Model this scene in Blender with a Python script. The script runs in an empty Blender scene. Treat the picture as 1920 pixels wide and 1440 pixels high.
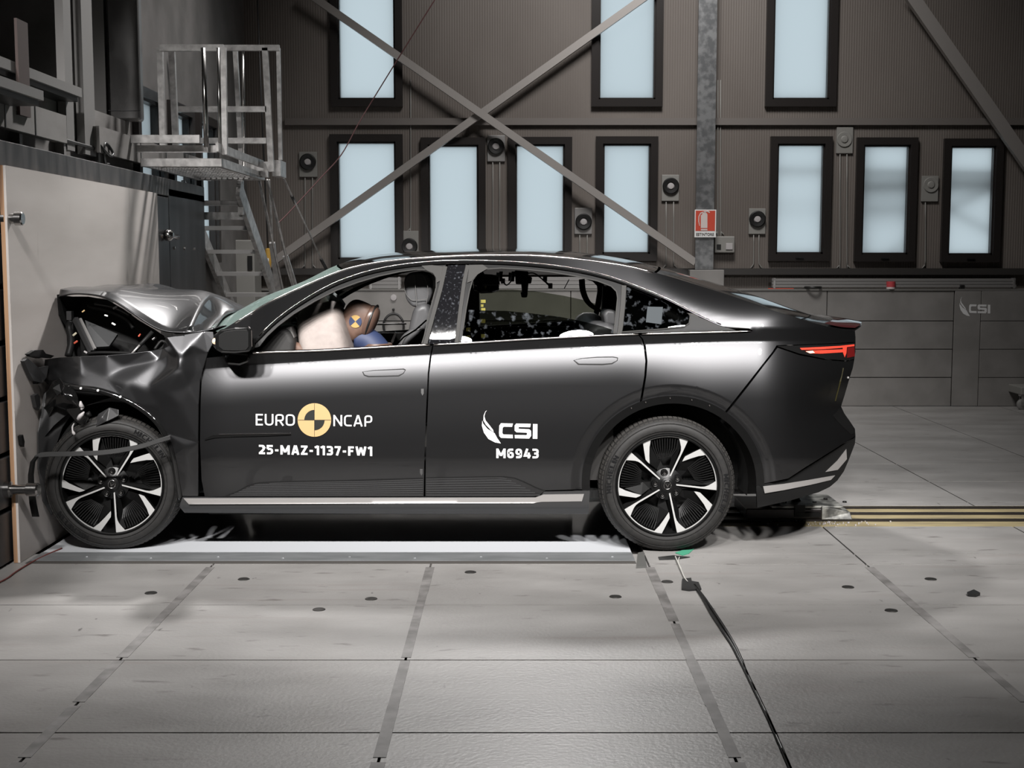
import bpy, bmesh, math, random
import numpy as np
from mathutils import Vector, Matrix
from mathutils.geometry import delaunay_2d_cdt
random.seed(7)
S = bpy.context.scene
COL = S.collection

# ---------------------------------------------------------------- camera, world, lamps, exposure
FPX, CAMY, CAMZ = 2400.0, -6.6, 1.541
PITCH = math.atan(235 / FPX)
cam_d = bpy.data.cameras.new('camera'); cam = bpy.data.objects.new('camera', cam_d); COL.objects.link(cam)
cam_d.sensor_width = 36.0; cam_d.lens = FPX / 1920 * 36.0; cam_d.clip_start = 0.05; cam_d.clip_end = 200
cam.location = (0, CAMY, CAMZ); cam.rotation_euler = (math.pi / 2 - PITCH, 0, 0)
S.camera = cam
S.view_settings.view_transform = 'Standard'; S.view_settings.look = 'None'
S.view_settings.exposure = 0.0; S.view_settings.gamma = 1.0; S.view_settings.use_curve_mapping = False
W = bpy.data.worlds.new('world'); S.world = W; W.use_nodes = True
W.node_tree.nodes['Background'].inputs[0].default_value = (0.80, 0.92, 1.0, 1)
W.node_tree.nodes['Background'].inputs[1].default_value = 0.98

S.cycles.max_bounces = 7; S.cycles.diffuse_bounces = 3; S.cycles.glossy_bounces = 4; S.cycles.transparent_max_bounces = 12; S.cycles.caustics_reflective = False; S.cycles.caustics_refractive = False

def lamp(name, loc, target, watts, size, spread=1.6, color=(1.0, 0.975, 0.955)):
    d = bpy.data.lights.new(name, 'AREA'); d.shape = 'DISK'; d.size = size; d.energy = watts
    d.color = color; d.spread = spread
    o = bpy.data.objects.new(name, d); COL.objects.link(o); o.location = loc
    o.rotation_euler = (Vector(target) - Vector(loc)).to_track_quat('-Z', 'Y').to_euler()
    return o
# floodlights of the hall: a row above the camera, a row on the far side, then unseen fill lamps added high up
for lx, lw in ((-3.2, 34), (-2.0, 34), (-0.9, 33), (0.45, 33), (1.7, 35), (3.0, 40)):
    lamp('flood_lamp', (lx, -5.35, 5.4), (lx * 0.72 + 0.1, 0.5, 0.85), lw * 0.86, 0.40, 0.80)
lamp('flood_lamp', (0.6, 5.9, 6.2), (0.6, 0.0, 0.4), 38, 0.45, 0.85)
lamp('flood_lamp', (-0.9, 4.8, 6.4), (-2.2, 0.5, 1.0), 46, 0.45, 0.8)
lamp('fill_lamp', (1.2, 3.4, 7.2), (1.6, 7.0, 2.6), 100, 2.0, 1.5)  # added fill, brightens the back wall

lamp('fill_lamp', (-1.3, 3.0, 7.2), (-2.35, 4.9, 0.9), 40, 1.0, 0.85)  # added fill, brightens the stairs and the left corner

# ---------------------------------------------------------------- pixel -> world (1920x1440 frame)
CP, SP = math.cos(PITCH), math.sin(PITCH)
def ray(px, py):
    u, v = (px - 960) / FPX, (720 - py) / FPX
    return u, CP + v * SP, -SP + v * CP
def P(px, py, Y):                      # point seen at a pixel, at depth plane Y
    dx, dy, dz = ray(px, py); t = (Y - CAMY) / dy
    return Vector((dx * t, Y, CAMZ + dz * t))
def PX(px, py, X):                     # ... on the plane x = X
    dx, dy, dz = ray(px, py); t = X / dx
    return Vector((X, CAMY + dy * t, CAMZ + dz * t))
def G(px, py, z=0.0):                  # ... on the floor
    dx, dy, dz = ray(px, py); t = (z - CAMZ) / dz
    return Vector((dx * t, CAMY + dy * t, z))
def crv(pts):                          # smooth curve y(x) through points (monotone-ish cubic)
    x = np.array([p[0] for p in pts], float); y = np.array([p[1] for p in pts], float)
    m = np.zeros_like(y); d = np.diff(y) / np.diff(x)
    m[0], m[-1] = d[0], d[-1]
    for i in range(1, len(x) - 1):
        h0, h1 = x[i] - x[i-1], x[i+1] - x[i]
        m[i] = (d[i-1] * h1 + d[i] * h0) / (h0 + h1)
    def f(t):
        if t <= x[0]: return float(y[0] + (t - x[0]) * m[0])
        if t >= x[-1]: return float(y[-1] + (t - x[-1]) * m[-1])
        i = int(np.searchsorted(x, t)) - 1
        i = max(0, min(i, len(x) - 2)); h = x[i+1] - x[i]; s = (t - x[i]) / h
        return float((2*s**3 - 3*s**2 + 1)*y[i] + (s**3 - 2*s**2 + s)*h*m[i] + (-2*s**3 + 3*s**2)*y[i+1] + (s**3 - s**2)*h*m[i+1])
    return f
def frange(a, b, n): return [a + (b - a) * i / n for i in range(n + 1)]
def smooth01(t): t = max(0.0, min(1.0, t)); return t * t * (3 - 2 * t)

# ---------------------------------------------------------------- materials
MATS = {}
def mat(name, base, rough=0.5, metal=0.0, coat=0.0, coat_rough=0.03, spec=0.5, emit=None, estr=1.0, alpha=None):
    m = bpy.data.materials.new(name); m.use_nodes = True
    b = m.node_tree.nodes['Principled BSDF']
    b.inputs['Base Color'].default_value = (*base, 1); b.inputs['Roughness'].default_value = rough
    b.inputs['Metallic'].default_value = metal; b.inputs['Coat Weight'].default_value = coat
    b.inputs['Coat Roughness'].default_value = coat_rough; b.inputs['Specular IOR Level'].default_value = spec
    if emit: b.inputs['Emission Color'].default_value = (*emit, 1); b.inputs['Emission Strength'].default_value = estr
    MATS[name] = m
    return m
def N(m, t, **kw):
    n = m.node_tree.nodes.new(t)
    for k, v in kw.items(): setattr(n, k, v)
    return n
def L(m, a, b): m.node_tree.links.new(a, b)
def noisy(m, c0, c1, scale=(3, 3, 3), detail=6, lo=0.35, hi=0.65, rough=None, bump=0.0, nscale=1.0, bump_scale=None):
    """world-space noise between two colours, optional roughness range and bump"""
    b = m.node_tree.nodes['Principled BSDF']
    geo = N(m, 'ShaderNodeNewGeometry'); mp = N(m, 'ShaderNodeMapping'); mp.inputs['Scale'].default_value = scale
    L(m, geo.outputs['Position'], mp.inputs['Vector'])
    nz = N(m, 'ShaderNodeTexNoise'); nz.inputs['Scale'].default_value = nscale; nz.inputs['Detail'].default_value = detail
    L(m, mp.outputs['Vector'], nz.inputs['Vector'])
    r = N(m, 'ShaderNodeValToRGB'); e = r.color_ramp.elements
    e[0].position, e[1].position = lo, hi; e[0].color = (*c0, 1); e[1].color = (*c1, 1)
    L(m, nz.outputs['Fac'], r.inputs['Fac']); L(m, r.outputs['Color'], b.inputs['Base Color'])
    if rough:
        mr = N(m, 'ShaderNodeMapRange'); mr.inputs['To Min'].default_value, mr.inputs['To Max'].default_value = rough
        L(m, nz.outputs['Fac'], mr.inputs['Value']); L(m, mr.outputs['Result'], b.inputs['Roughness'])
    if bump:
        bp = N(m, 'ShaderNodeBump'); bp.inputs['Strength'].default_value = bump; bp.inputs['Distance'].default_value = 0.01
        if bump_scale:
            n2 = N(m, 'ShaderNodeTexNoise'); n2.inputs['Scale'].default_value = bump_scale; n2.inputs['Detail'].default_value = 4
            L(m, geo.outputs['Position'], n2.inputs['Vector']); L(m, n2.outputs['Fac'], bp.inputs['Height'])
        else: L(m, nz.outputs['Fac'], bp.inputs['Height'])
        L(m, bp.outputs['Normal'], b.inputs['Normal'])
    return m, nz, r

def glass_mat(name, tint, gloss=0.06, rough=0.0, film=None, dcol=(0.35, 0.38, 0.42)):
    """thin pane: tinted see-through plus mirror reflection by angle; optional film, as powder smears and as an even pale tone"""
    m = bpy.data.materials.new(name); m.use_nodes = True; nt = m.node_tree; nt.nodes.clear()
    out = N(m, 'ShaderNodeOutputMaterial'); tr = N(m, 'ShaderNodeBsdfTransparent'); gl = N(m, 'ShaderNodeBsdfGlossy')
    tr.inputs['Color'].default_value = (*tint, 1); gl.inputs['Roughness'].default_value = rough
    fr = N(m, 'ShaderNodeFresnel'); fr.inputs['IOR'].default_value = 1.5
    ad = N(m, 'ShaderNodeMath', operation='ADD'); ad.inputs[1].default_value = gloss
    L(m, fr.outputs[0], ad.inputs[0]); mx = N(m, 'ShaderNodeMixShader')
    L(m, ad.outputs[0], mx.inputs[0]); L(m, tr.outputs[0], mx.inputs[1]); L(m, gl.outputs[0], mx.inputs[2])
    last = mx
    if film:
        geo = N(m, 'ShaderNodeNewGeometry'); nz = N(m, 'ShaderNodeTexNoise'); nz.inputs['Scale'].default_value = film[0]; nz.inputs['Detail'].default_value = 7
        L(m, geo.outputs['Position'], nz.inputs['Vector'])
        r = N(m, 'ShaderNodeValToRGB'); r.color_ramp.elements[0].position = film[1]; r.color_ramp.elements[1].position = film[2]
        r.color_ramp.elements[1].color = (film[3],) * 3 + (1,)
        L(m, nz.outputs['Fac'], r.inputs['Fac'])
        df = N(m, 'ShaderNodeBsdfDiffuse'); df.inputs['Color'].default_value = (*dcol, 1)
        m2 = N(m, 'ShaderNodeMixShader'); L(m, r.outputs['Color'], m2.inputs[0]); L(m, mx.outputs[0], m2.inputs[1]); L(m, df.outputs[0], m2.inputs[2]); last = m2
    L(m, last.outputs[0], out.inputs['Surface']); MATS[name] = m
    return m

# ---------------------------------------------------------------- mesh helpers
def wloc(o):
    v = Vector((0, 0, 0))
    while o: v = v + o.location + (o.matrix_parent_inverse.translation if o.parent else Vector()); o = o.parent
    return v
def attach(o, parent):
    if parent is not None:
        o.parent = parent; o.matrix_parent_inverse = Matrix.Translation(-wloc(parent))
def tag(o, label=None, cat=None, group=None, kind=None):
    if label: o['label'] = label
    if cat: o['category'] = cat
    if group: o['group'] = group
    if kind: o['kind'] = kind
    return o
def empty(name, loc=(0, 0, 0), label=None, cat=None, group=None):
    o = bpy.data.objects.new(name, None); COL.objects.link(o); o.location = loc; o.empty_display_size = 0.1
    return tag(o, label, cat, group)
def mk(name, verts, faces, m, parent=None, smooth=False, normals=None, bev=0.0, kind=None, loc=None):
    me = bpy.data.meshes.new(name)
    if loc is not None: verts = [Vector(v) - Vector(loc) for v in verts]
    me.from_pydata([tuple(v) for v in verts], [], [tuple(f) for f in faces]); me.update()
    if m is not None: me.materials.append(m)
    if smooth or normals is not None: me.polygons.foreach_set('use_smooth', [True] * len(me.polygons))
    if normals is not None: me.normals_split_custom_set_from_vertices([tuple(n) for n in normals])
    o = bpy.data.objects.new(name, me); COL.objects.link(o)
    if loc is not None: o.location = loc
    attach(o, parent)
    if bev:
        b = o.modifiers.new('bevel', 'BEVEL'); b.width = bev; b.segments = 2; b.limit_method = 'ANGLE'
    if kind: o['kind'] = kind
    return o
BOXF = [(0, 3, 2, 1), (4, 5, 6, 7), (0, 1, 5, 4), (1, 2, 6, 5), (2, 3, 7, 6), (3, 0, 4, 7)]
def boxv(a, b):
    x0, x1 = sorted((a[0], b[0])); y0, y1 = sorted((a[1], b[1])); z0, z1 = sorted((a[2], b[2]))
    return [(x0,y0,z0),(x1,y0,z0),(x1,y1,z0),(x0,y1,z0),(x0,y0,z1),(x1,y0,z1),(x1,y1,z1),(x0,y1,z1)]
def box(name, a, b, m, parent=None, bev=0.0, kind=None):
    return mk(name, boxv(a, b), BOXF, m, parent, bev=bev, kind=kind)
class MB:                                # joins small pieces of ONE part
    def __init__(s): s.v, s.f = [], []
    def add(s, v, f):
        n = len(s.v); s.v += [tuple(q) for q in v]; s.f += [tuple(i + n for i in g) for g in f]; return s
    def box(s, a, b): return s.add(boxv(a, b), BOXF)
    def bar(s, p0, p1, w, h, up=(0, 0, 1)): return s.add(*barv(p0, p1, w, h, up))
    def tube(s, pts, r, seg=8): return s.add(*tubev(pts, r, seg))
    def build(s, name, m, parent=None, smooth=False, **k): return mk(name, s.v, s.f, m, parent, smooth, **k)
def barv(p0, p1, w, h, up=(0, 0, 1)):
    p0, p1 = Vector(p0), Vector(p1); d = (p1 - p0).normalized(); u = Vector(up)
    s = d.cross(u)
    if s.length < 1e-4: s = d.cross(Vector((0, 1, 0)))
    s.normalize(); u = s.cross(d).normalized(); s *= w / 2; u *= h / 2
    v = [p0 - s - u, p0 + s - u, p0 + s + u, p0 - s + u, p1 - s - u, p1 + s - u, p1 + s + u, p1 - s + u]
    return v, BOXF
def bar(name, p0, p1, w, h, m, parent=None, up=(0, 0, 1), bev=0.0):
    return mk(name, *barv(p0, p1, w, h, up), m, parent, bev=bev)
def tubev(pts, r, seg=8):
    pts = [Vector(p) for p in pts]; n = len(pts); rs = r if isinstance(r, (list, tuple)) else [r] * n
    v, f = [], []; prev = None
    for i, p in enumerate(pts):
        t = (pts[min(i+1, n-1)] - pts[max(i-1, 0)]).normalized()
        if prev is None: a = t.cross(Vector((0, 0, 1)) if abs(t.z) < 0.9 else Vector((1, 0, 0))).normalized()
        else: a = (prev - t * prev.dot(t)).normalized()
        prev = a; b = t.cross(a)
        for k in range(seg):
            an = 2 * math.pi * k / seg; v.append(p + (a * math.cos(an) + b * math.sin(an)) * rs[i])
    for i in range(n - 1):
        for k in range(seg):
            k2 = (k + 1) % seg; f.append((i*seg+k, i*seg+k2, (i+1)*seg+k2, (i+1)*seg+k))
    f.append(tuple(range(seg - 1, -1, -1))); f.append(tuple((n-1)*seg + k for k in range(seg)))
    return v, f
def tube(name, pts, r, m, parent=None, seg=10):
    return mk(name, *tubev(pts, r, seg), m, parent, smooth=True)
def spline(pts, n=6):
    pts = [Vector(p) for p in pts]; out = []
    for i in range(len(pts) - 1):
        p0, p1, p2, p3 = pts[max(i-1, 0)], pts[i], pts[i+1], pts[min(i+2, len(pts)-1)]
        for k in range(n):
            t = k / n
            out.append(0.5 * ((2*p1) + (p2 - p0)*t + (2*p0 - 5*p1 + 4*p2 - p3)*t*t + (3*p1 - p0 - 3*p2 + p3)*t**3))
    return out + [pts[-1]]
def lathev(prof, center, axis='y', seg=48, close=False):
    """revolve (radius, axial) profile about an axis through center"""
    v, f = [], []; c = Vector(center); n = len(prof)
    for r, a in prof:
        for k in range(seg):
            t = 2 * math.pi * k / seg
            if axis == 'y': v.append(c + Vector((r * math.cos(t), a, r * math.sin(t))))
            elif axis == 'x': v.append(c + Vector((a, r * math.cos(t), r * math.sin(t))))
            else: v.append(c + Vector((r * math.cos(t), r * math.sin(t), a)))
    for i in range(n - 1 + (1 if close else 0)):
        j = (i + 1) % n
        for k in range(seg):
            k2 = (k + 1) % seg; f.append((i*seg+k, i*seg+k2, j*seg+k2, j*seg+k))
    return v, f
def lathe(name, prof, center, m, parent=None, axis='y', seg=48, smooth=True, close=False):
    o = mk(name, *lathev(prof, center, axis, seg, close), m, parent, smooth=smooth)
    if smooth: autosmooth(o)
    return o
def autosmooth(o, ang=0.6):
    bm = bmesh.new(); bm.from_mesh(o.data)
    bmesh.ops.recalc_face_normals(bm, faces=bm.faces)
    for e in bm.edges:
        if len(e.link_faces) == 2 and e.calc_face_angle(0) > ang: e.smooth = False
    for fc in bm.faces: fc.smooth = True
    bm.to_mesh(o.data); bm.free()
def text2d(s, bold=0.0, res=3):
    """outline mesh of a word in the built-in face: verts scaled into the unit box"""
    c = bpy.data.curves.new('txt', 'FONT'); c.body = s; c.size = 1; c.offset = bold; c.resolution_u = res; c.fill_mode = 'FRONT'
    o = bpy.data.objects.new('txt', c); COL.objects.link(o)
    dg = bpy.context.evaluated_depsgraph_get(); e = o.evaluated_get(dg); me = e.to_mesh()
    v = np.array([q.co[:2] for q in me.vertices]); f = [tuple(p.vertices) for p in me.polygons]; e.to_mesh_clear()
    bpy.data.objects.remove(o); bpy.data.curves.remove(c)
    asp = np.ptp(v[:, 0]) / np.ptp(v[:, 1])
    v = (v - v.min(0)) / np.ptp(v, axis=0)
    return v, f, asp

# stroke lettering for the decals: squarish rounded capitals and figures
def round_poly(pts, r, closed=False, n=5):
    if r <= 0: return [Vector(p) for p in pts]
    P_ = [Vector(p) for p in pts]; out = []; k = len(P_)
    for i, p in enumerate(P_):
        if not closed and i in (0, k - 1): out.append(p); continue
        a, b = P_[(i - 1) % k], P_[(i + 1) % k]; da, db = (a - p), (b - p); rr = min(r, da.length * 0.5, db.length * 0.5)
        A, B = p + da.normalized() * rr, p + db.normalized() * rr
        for j in range(n + 1): t = j / n; out.append(A * (1 - t) ** 2 + p * 2 * t * (1 - t) + B * t * t)
    return out
def glyph(ch, t):
    a, b, m = t / 2, 1 - t / 2, 0.5; R, S_ = 0.26, 0.0
    def g(w, *st): return w, st
    w = {'E':.56,'U':.68,'R':.66,'O':.72,'N':.72,'C':.62,'A':.74,'P':.64,'M':.88,'Z':.62,'F':.54,'W':1.02,'1':.40,'2':.60,'3':.60,'4':.66,'5':.60,'6':.62,'7':.58,'9':.62,'-':.38,'H':.7,'I':t,'L':.52}[ch]
    e = w - a
    D = {'E':[([(w,b),(a,b),(a,a),(w,a)],0),([(a,m),(w*.9,m)],0)],'U':[([(a,1),(a,a),(e,a),(e,1)],R)],'R':[([(a,0),(a,b),(e,b),(e,m-.06),(a,m-.06)],.2),([(w*.5,m-.06),(e+.02,0)],0)],
         'O':[([(a,m),(a,b),(e,b),(e,a),(a,a),(a,m)],.32)],'N':[([(a,0),(a,1)],0),([(a,.96),(e,.04)],0),([(e,0),(e,1)],0)],'C':[([(w,b),(a,b),(a,a),(w,a)],R)],
         'A':[([(a*.9,0),(w/2-a*.25,1)],0),([(w/2+a*.25,1),(w-a*.9,0)],0),([(w*.2,.28),(w*.8,.28)],0)],'P':[([(a,0),(a,b),(e,b),(e,m-.1),(a,m-.1)],.22)],
         'M':[([(a,0),(a,1)],0),([(a,.94),(w/2,.25)],0),([(w/2,.25),(e,.94)],0),([(e,0),(e,1)],0)],'Z':[([(0,b),(w,b)],0),([(e,b),(a,a)],0),([(0,a),(w,a)],0)],'F':[([(w,b),(a,b),(a,0)],0),([(a,m),(w*.88,m)],0)],
         'W':[([(a*.9,1),(w*.27,a*.4)],0),([(w*.27,a*.4),(w/2,.9)],0),([(w/2,.9),(w*.73,a*.4)],0),([(w*.73,a*.4),(w-a*.9,1)],0)],'1':[([(0,.80),(e,.96)],0),([(e,1),(e,0)],0)],
         '2':[([(.02,b),(e,b),(e,.55),(a,a)],.2),([(0.02,a),(w,a)],0)],'3':[([(.02,b),(e,b),(e,m),(.18,m)],.18),([(.18,m),(e,m),(e,a),(.02,a)],.18)],'4':[([(w*.52,1),(a,.27),(w,.27)],0),([(w*.72,.6),(w*.72,0)],0)],
         '5':[([(w*.95,b),(a,b),(a,m+.06)],0),([(a,m+.06),(e,m+.06),(e,a),(.02,a)],.2)],'6':[([(w*.9,b),(a,b),(a,a),(e,a),(e,m+.06),(a,m+.06)],.2)],'7':[([(0,b),(w,b)],0),([(e,b),(w*.36,0)],0)],
         '9':[([(w*.1,a),(e,a),(e,b),(a,b),(a,m-.06),(e,m-.06)],.2)],'-':[([(.03,.44),(w-.03,.44)],0)],'H':[([(a,0),(a,1)],0),([(e,0),(e,1)],0),([(a,m),(e,m)],0)],'I':[([(a,0),(a,1)],0)],'L':[([(a,1),(a,a),(w,a)],0)]}
    return w, D[ch]
def stroke_text(s, t, gap=0.15):
    """verts in the unit box and faces of a word drawn with strokes of width t (cap height 1)"""
    v, f = [], []; x = 0.0; lay = 0
    for ch in s:
        w, strokes = glyph(ch, t)
        for pts, r in strokes:
            q = round_poly(pts, r); k = len(q); n0 = len(v); lay += 1
            for i, p in enumerate(q):
                d0 = (p - q[i-1]).normalized() if i else (q[1] - p).normalized(); d1 = (q[i+1] - p).normalized() if i < k - 1 else d0
                nn = Vector((-(d0 + d1).y, (d0 + d1).x)).normalized(); c = max(0.5, nn.dot(Vector((-d0.y, d0.x))))
                for sg in (-1, 1): o = p + nn * (sg * t / 2 / c); v.append((x + o.x, o.y, lay % 5))
            for i in range(k - 1): f.append((n0 + 2*i, n0 + 2*i + 1, n0 + 2*i + 3, n0 + 2*i + 2))
        x += w + gap
    x -= gap; v = [(a / x, b, c) for a, b, c in v]
    return v, f
# ================================================================ materials of the hall
M_floor = mat('concrete_floor', (0.4, 0.39, 0.37), 0.45, spec=0.45)
noisy(M_floor, (0.235, 0.227, 0.219), (0.325, 0.315, 0.306), scale=(1.0, 2.2, 1), detail=9, lo=0.3, hi=0.68, rough=(0.30, 0.52), bump=0.12, nscale=1.4, bump_scale=60)
def add_stains(m, scale, lo, hi, col, amt):
    b = m.node_tree.nodes['Principled BSDF']; src = b.inputs['Base Color'].links[0].from_socket
    geo = N(m, 'ShaderNodeNewGeometry'); mp = N(m, 'ShaderNodeMapping'); mp.inputs['Scale'].default_value = scale
    L(m, geo.outputs['Position'], mp.inputs['Vector']); nz = N(m, 'ShaderNodeTexNoise'); nz.inputs['Scale'].default_value = 1.0; nz.inputs['Detail'].default_value = 5
    L(m, mp.outputs['Vector'], nz.inputs['Vector'])
    r = N(m, 'ShaderNodeValToRGB'); r.color_ramp.elements[0].position = lo; r.color_ramp.elements[1].position = hi
    r.color_ramp.elements[0].color = (0, 0, 0, 1); r.color_ramp.elements[1].color = (amt, amt, amt, 1)
    L(m, nz.outputs['Fac'], r.inputs['Fac']); mx = N(m, 'ShaderNodeMixRGB'); L(m, r.outputs['Color'], mx.inputs[0]); L(m, src, mx.inputs[1])
    mx.inputs[2].default_value = (*col, 1); L(m, mx.outputs[0], b.inputs['Base Color'])
add_stains(M_floor, (5, 16, 1), 0.63, 0.74, (0.10, 0.09, 0.085), 0.75)
add_stains(M_floor, (22, 7, 1), 0.70, 0.76, (0.08, 0.075, 0.07), 0.8)
add_stains(M_floor, (0.5, 9, 1), 0.6, 0.75, (0.2, 0.16, 0.145), 0.4)
M_joint = mat('joint_dark', (0.06, 0.055, 0.05), 0.8)
M_filler = mat('joint_filler', (0.17, 0.165, 0.16), 0.6); noisy(M_filler, (0.13, 0.125, 0.12), (0.24, 0.23, 0.225), scale=(9, 9, 1), nscale=1.2)
M_plug = mat('plug_steel', (0.05, 0.048, 0.045), 0.45, 0.6)
M_wall = mat('wall_cladding', (0.115, 0.10, 0.09), 0.55)
noisy(M_wall, (0.125, 0.107, 0.095), (0.165, 0.145, 0.13), scale=(1, 1, 0.5), nscale=0.8)
def add_ribs(m, scale, strength, axis='X'):
    b = m.node_tree.nodes['Principled BSDF']; geo = N(m, 'ShaderNodeNewGeometry'); wv = N(m, 'ShaderNodeTexWave', bands_direction=axis)
    wv.inputs['Scale'].default_value = scale; L(m, geo.outputs['Position'], wv.inputs['Vector'])
    bp = N(m, 'ShaderNodeBump'); bp.inputs['Strength'].default_value = strength; bp.inputs['Distance'].default_value = 0.01
    L(m, wv.outputs['Fac'], bp.inputs['Height']); L(m, bp.outputs['Normal'], b.inputs['Normal'])
add_ribs(M_wall, 12, 0.22)
M_wallL = mat('wall_left_paint', (0.13, 0.125, 0.12), 0.6); noisy(M_wallL, (0.11, 0.105, 0.10), (0.17, 0.16, 0.155), nscale=1)
M_dado = mat('dado_panel', (0.155, 0.148, 0.14), 0.45); noisy(M_dado, (0.195, 0.187, 0.178), (0.24, 0.23, 0.22), nscale=1.3, rough=(0.38, 0.5))
M_frame = mat('window_frame_dark', (0.022, 0.019, 0.018), 0.32)
M_pane = bpy.data.materials.new('frosted_pane'); M_pane.use_nodes = True; M_pane.node_tree.nodes.clear()
_o = N(M_pane, 'ShaderNodeOutputMaterial'); _t = N(M_pane, 'ShaderNodeBsdfTranslucent'); _d = N(M_pane, 'ShaderNodeBsdfGlossy'); _m = N(M_pane, 'ShaderNodeMixShader')
_t.inputs['Color'].default_value = (0.86, 0.88, 0.88, 1); _d.inputs['Roughness'].default_value = 0.25; _m.inputs[0].default_value = 0.05
L(M_pane, _t.outputs[0], _m.inputs[1]); L(M_pane, _d.outputs[0], _m.inputs[2]); L(M_pane, _m.outputs[0], _o.inputs[0])
M_alu = mat('aluminium', (0.4, 0.39, 0.385), 0.4, 0.7); noisy(M_alu, (0.34, 0.33, 0.325), (0.54, 0.53, 0.52), nscale=6)
M_alu2 = mat('aluminium_dull', (0.26, 0.253, 0.247), 0.5, 0.3)
M_galv = mat('galvanised', (0.34, 0.35, 0.36), 0.42, 0.7); noisy(M_galv, (0.16, 0.165, 0.17), (0.29, 0.295, 0.30), scale=(9, 9, 9), nscale=1.5, lo=0.4, hi=0.6)
M_brace = mat('brace_steel', (0.30, 0.28, 0.265), 0.5, 0.2)
M_black = mat('black_plastic', (0.012, 0.012, 0.012), 0.4)
M_white = mat('white_paint', (0.75, 0.75, 0.74), 0.4)
M_grey = mat('grey_enclosure', (0.24, 0.235, 0.22), 0.5)
M_lightgrey = mat('light_grey_disc', (0.42, 0.40, 0.40), 0.5)
M_ceiling = mat('roof_sheet', (0.05, 0.045, 0.045), 0.7)
M_shell = mat('hall_wall', (0.10, 0.097, 0.092), 0.7)
M_red = mat('sign_red', (0.55, 0.07, 0.04), 0.45)

# ================================================================ the hall
YW, YP = 6.97, 6.74            # cladding plane, front of the low panels
XL = -2.78                     # left wall beyond the barrier
def structure(o): o['kind'] = 'structure'; return o
floor = structure(box('floor', (-5, -10, -0.3), (9, 7.2, -0.03), M_joint))
structure(box('ceiling', (-5, -10, 7.6), (9, 7.2, 7.75), M_ceiling))
structure(box('wall_right', (8.8, -10, 0), (9, 7.2, 7.6), M_shell))
structure(box('wall_front', (-5, -10.2, 0), (9, -10, 7.6), M_shell))
# floor slabs: 1.1 m columns, 0.77 m rows, joints left open
GX = [-1.513 - 1.102 + 1.102 * k for k in range(-1, 9)]; GX = [x for x in GX if -3.9 < x < 6.4]
XS = [-5.0] + GX + [9.0]
YF = [-10, -4.85, -4.08, -3.31, -2.55, -1.79, -1.0, -0.235, -0.005]
YB = [1.43, 2.19, 2.95, 3.71, 4.47, 5.23, 5.99, 6.76]
_slabs = {}
def slab(x0, x1, y0, y1):
    g = 0.005; w, d = x1 - x0 - 2 * g, y1 - y0 - 2 * g; key = (round(w, 3), round(d, 3))
    if key not in _slabs:
        v = boxv((0, 0, -0.03), (w, d, 0))
        me = bpy.data.meshes.new('slab'); me.from_pydata(v, [], BOXF); me.materials.append(M_floor); _slabs[key] = me
    o = bpy.data.objects.new('slab', _slabs[key]); COL.objects.link(o); o.location = (x0 + g, y0 + g, 0); attach(o, floor)
for ys in (YF, YB):
    for y0, y1 in zip(ys[:-1], ys[1:]):
        for x0, x1 in zip(XS[:-1], XS[1:]): slab(x0, x1, y0, y1)
for x0, x1 in zip(XS[:-1], XS[1:]):            # rows beside the pit cover and the rail
    if x0 > 0.6: slab(x0, x1, -0.005, 0.69)
slab(-5, -2.55, -0.005, 1.43)
for x in GX:                                     # grey filler run over the long joints, worn into dashes
    for k in range(9):
        y0 = -0.30 - 0.5 * k; y1 = y0 - 0.5 + random.choice([0.0, 0.0, 0.0, 0.04])
        w = random.uniform(0.018, 0.024)
        if y0 < -4.4: continue
        box('filler_strip', (x - w, y1, 0.0), (x + w, y0, 0.0015), M_filler, floor)
for (px, py) in [(283,1112),(457,1086),(598,1143),(696,1123),(882,1073),(1154,1119),(1251,1091),(1590,1101),(1745,1086),(1671,1145)]:
    g = G(px, py); lathe('floor_plug', [(0.0, 0.003), (0.026, 0.003), (0.029, 0.0)], g, M_plug, floor, axis='z', seg=20)

# white pit cover under the car, steel kerb strip, rail channel
M_cover = mat('pit_cover_white', (0.66, 0.68, 0.71), 0.09, spec=0.5)
M_strip = mat('kerb_steel', (0.25, 0.26, 0.27), 0.4, 0.35); noisy(M_strip, (0.20, 0.21, 0.215), (0.29, 0.30, 0.31), scale=(2, 8, 1), nscale=1.5)
M_yellow = mat('rail_yellow', (0.45, 0.34, 0.12), 0.5); noisy(M_yellow, (0.26, 0.215, 0.125), (0.40, 0.33, 0.18), scale=(2, 12, 1), nscale=2)
M_rail = mat('rail_dark', (0.03, 0.026, 0.025), 0.4, 0.5)
pc = empty('pit_cover', (-0.9, 0.7, 0), 'glossy white floor panel in a steel kerb under the car', 'floor panel')
xs = [-2.47, -1.45, -0.42, 0.63]
for a, b in ((-2.47, 0.63),): box('panel', (a + 0.002, 0.012, -0.03), (b - 0.002, 1.42, 0.004), M_cover, pc)
for a, b in ((-2.47, 0.63),): box('kerb_strip', (a + 0.001, -0.17, -0.03), (b - 0.001, 0.008, 0.006), M_strip, pc)
box('edge_angle', (-2.47, -0.225, -0.03), (0.63, -0.176, 0.003), mat('kerb_edge', (0.07, 0.065, 0.06), 0.6), pc)
for i in range(9):
    lathe('bolt', [(0, 0.010), (0.007, 0.010), (0.009, 0.006)], (-2.2 + i * 0.34, -0.095 - 0.03 * (i % 2), 0), M_strip, pc, axis='z', seg=8)
rl = empty('tow_rail', (2, 0.95, 0), 'yellow painted tow rail channel running behind the car', 'rail')
for y0, y1 in ((0.69, 0.825), (0.855, 1.02), (1.05, 1.205), (1.235, 1.30)): box('yellow_band', (0.64, y0, -0.03), (9, y1, 0.0), M_yellow, rl)
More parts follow.
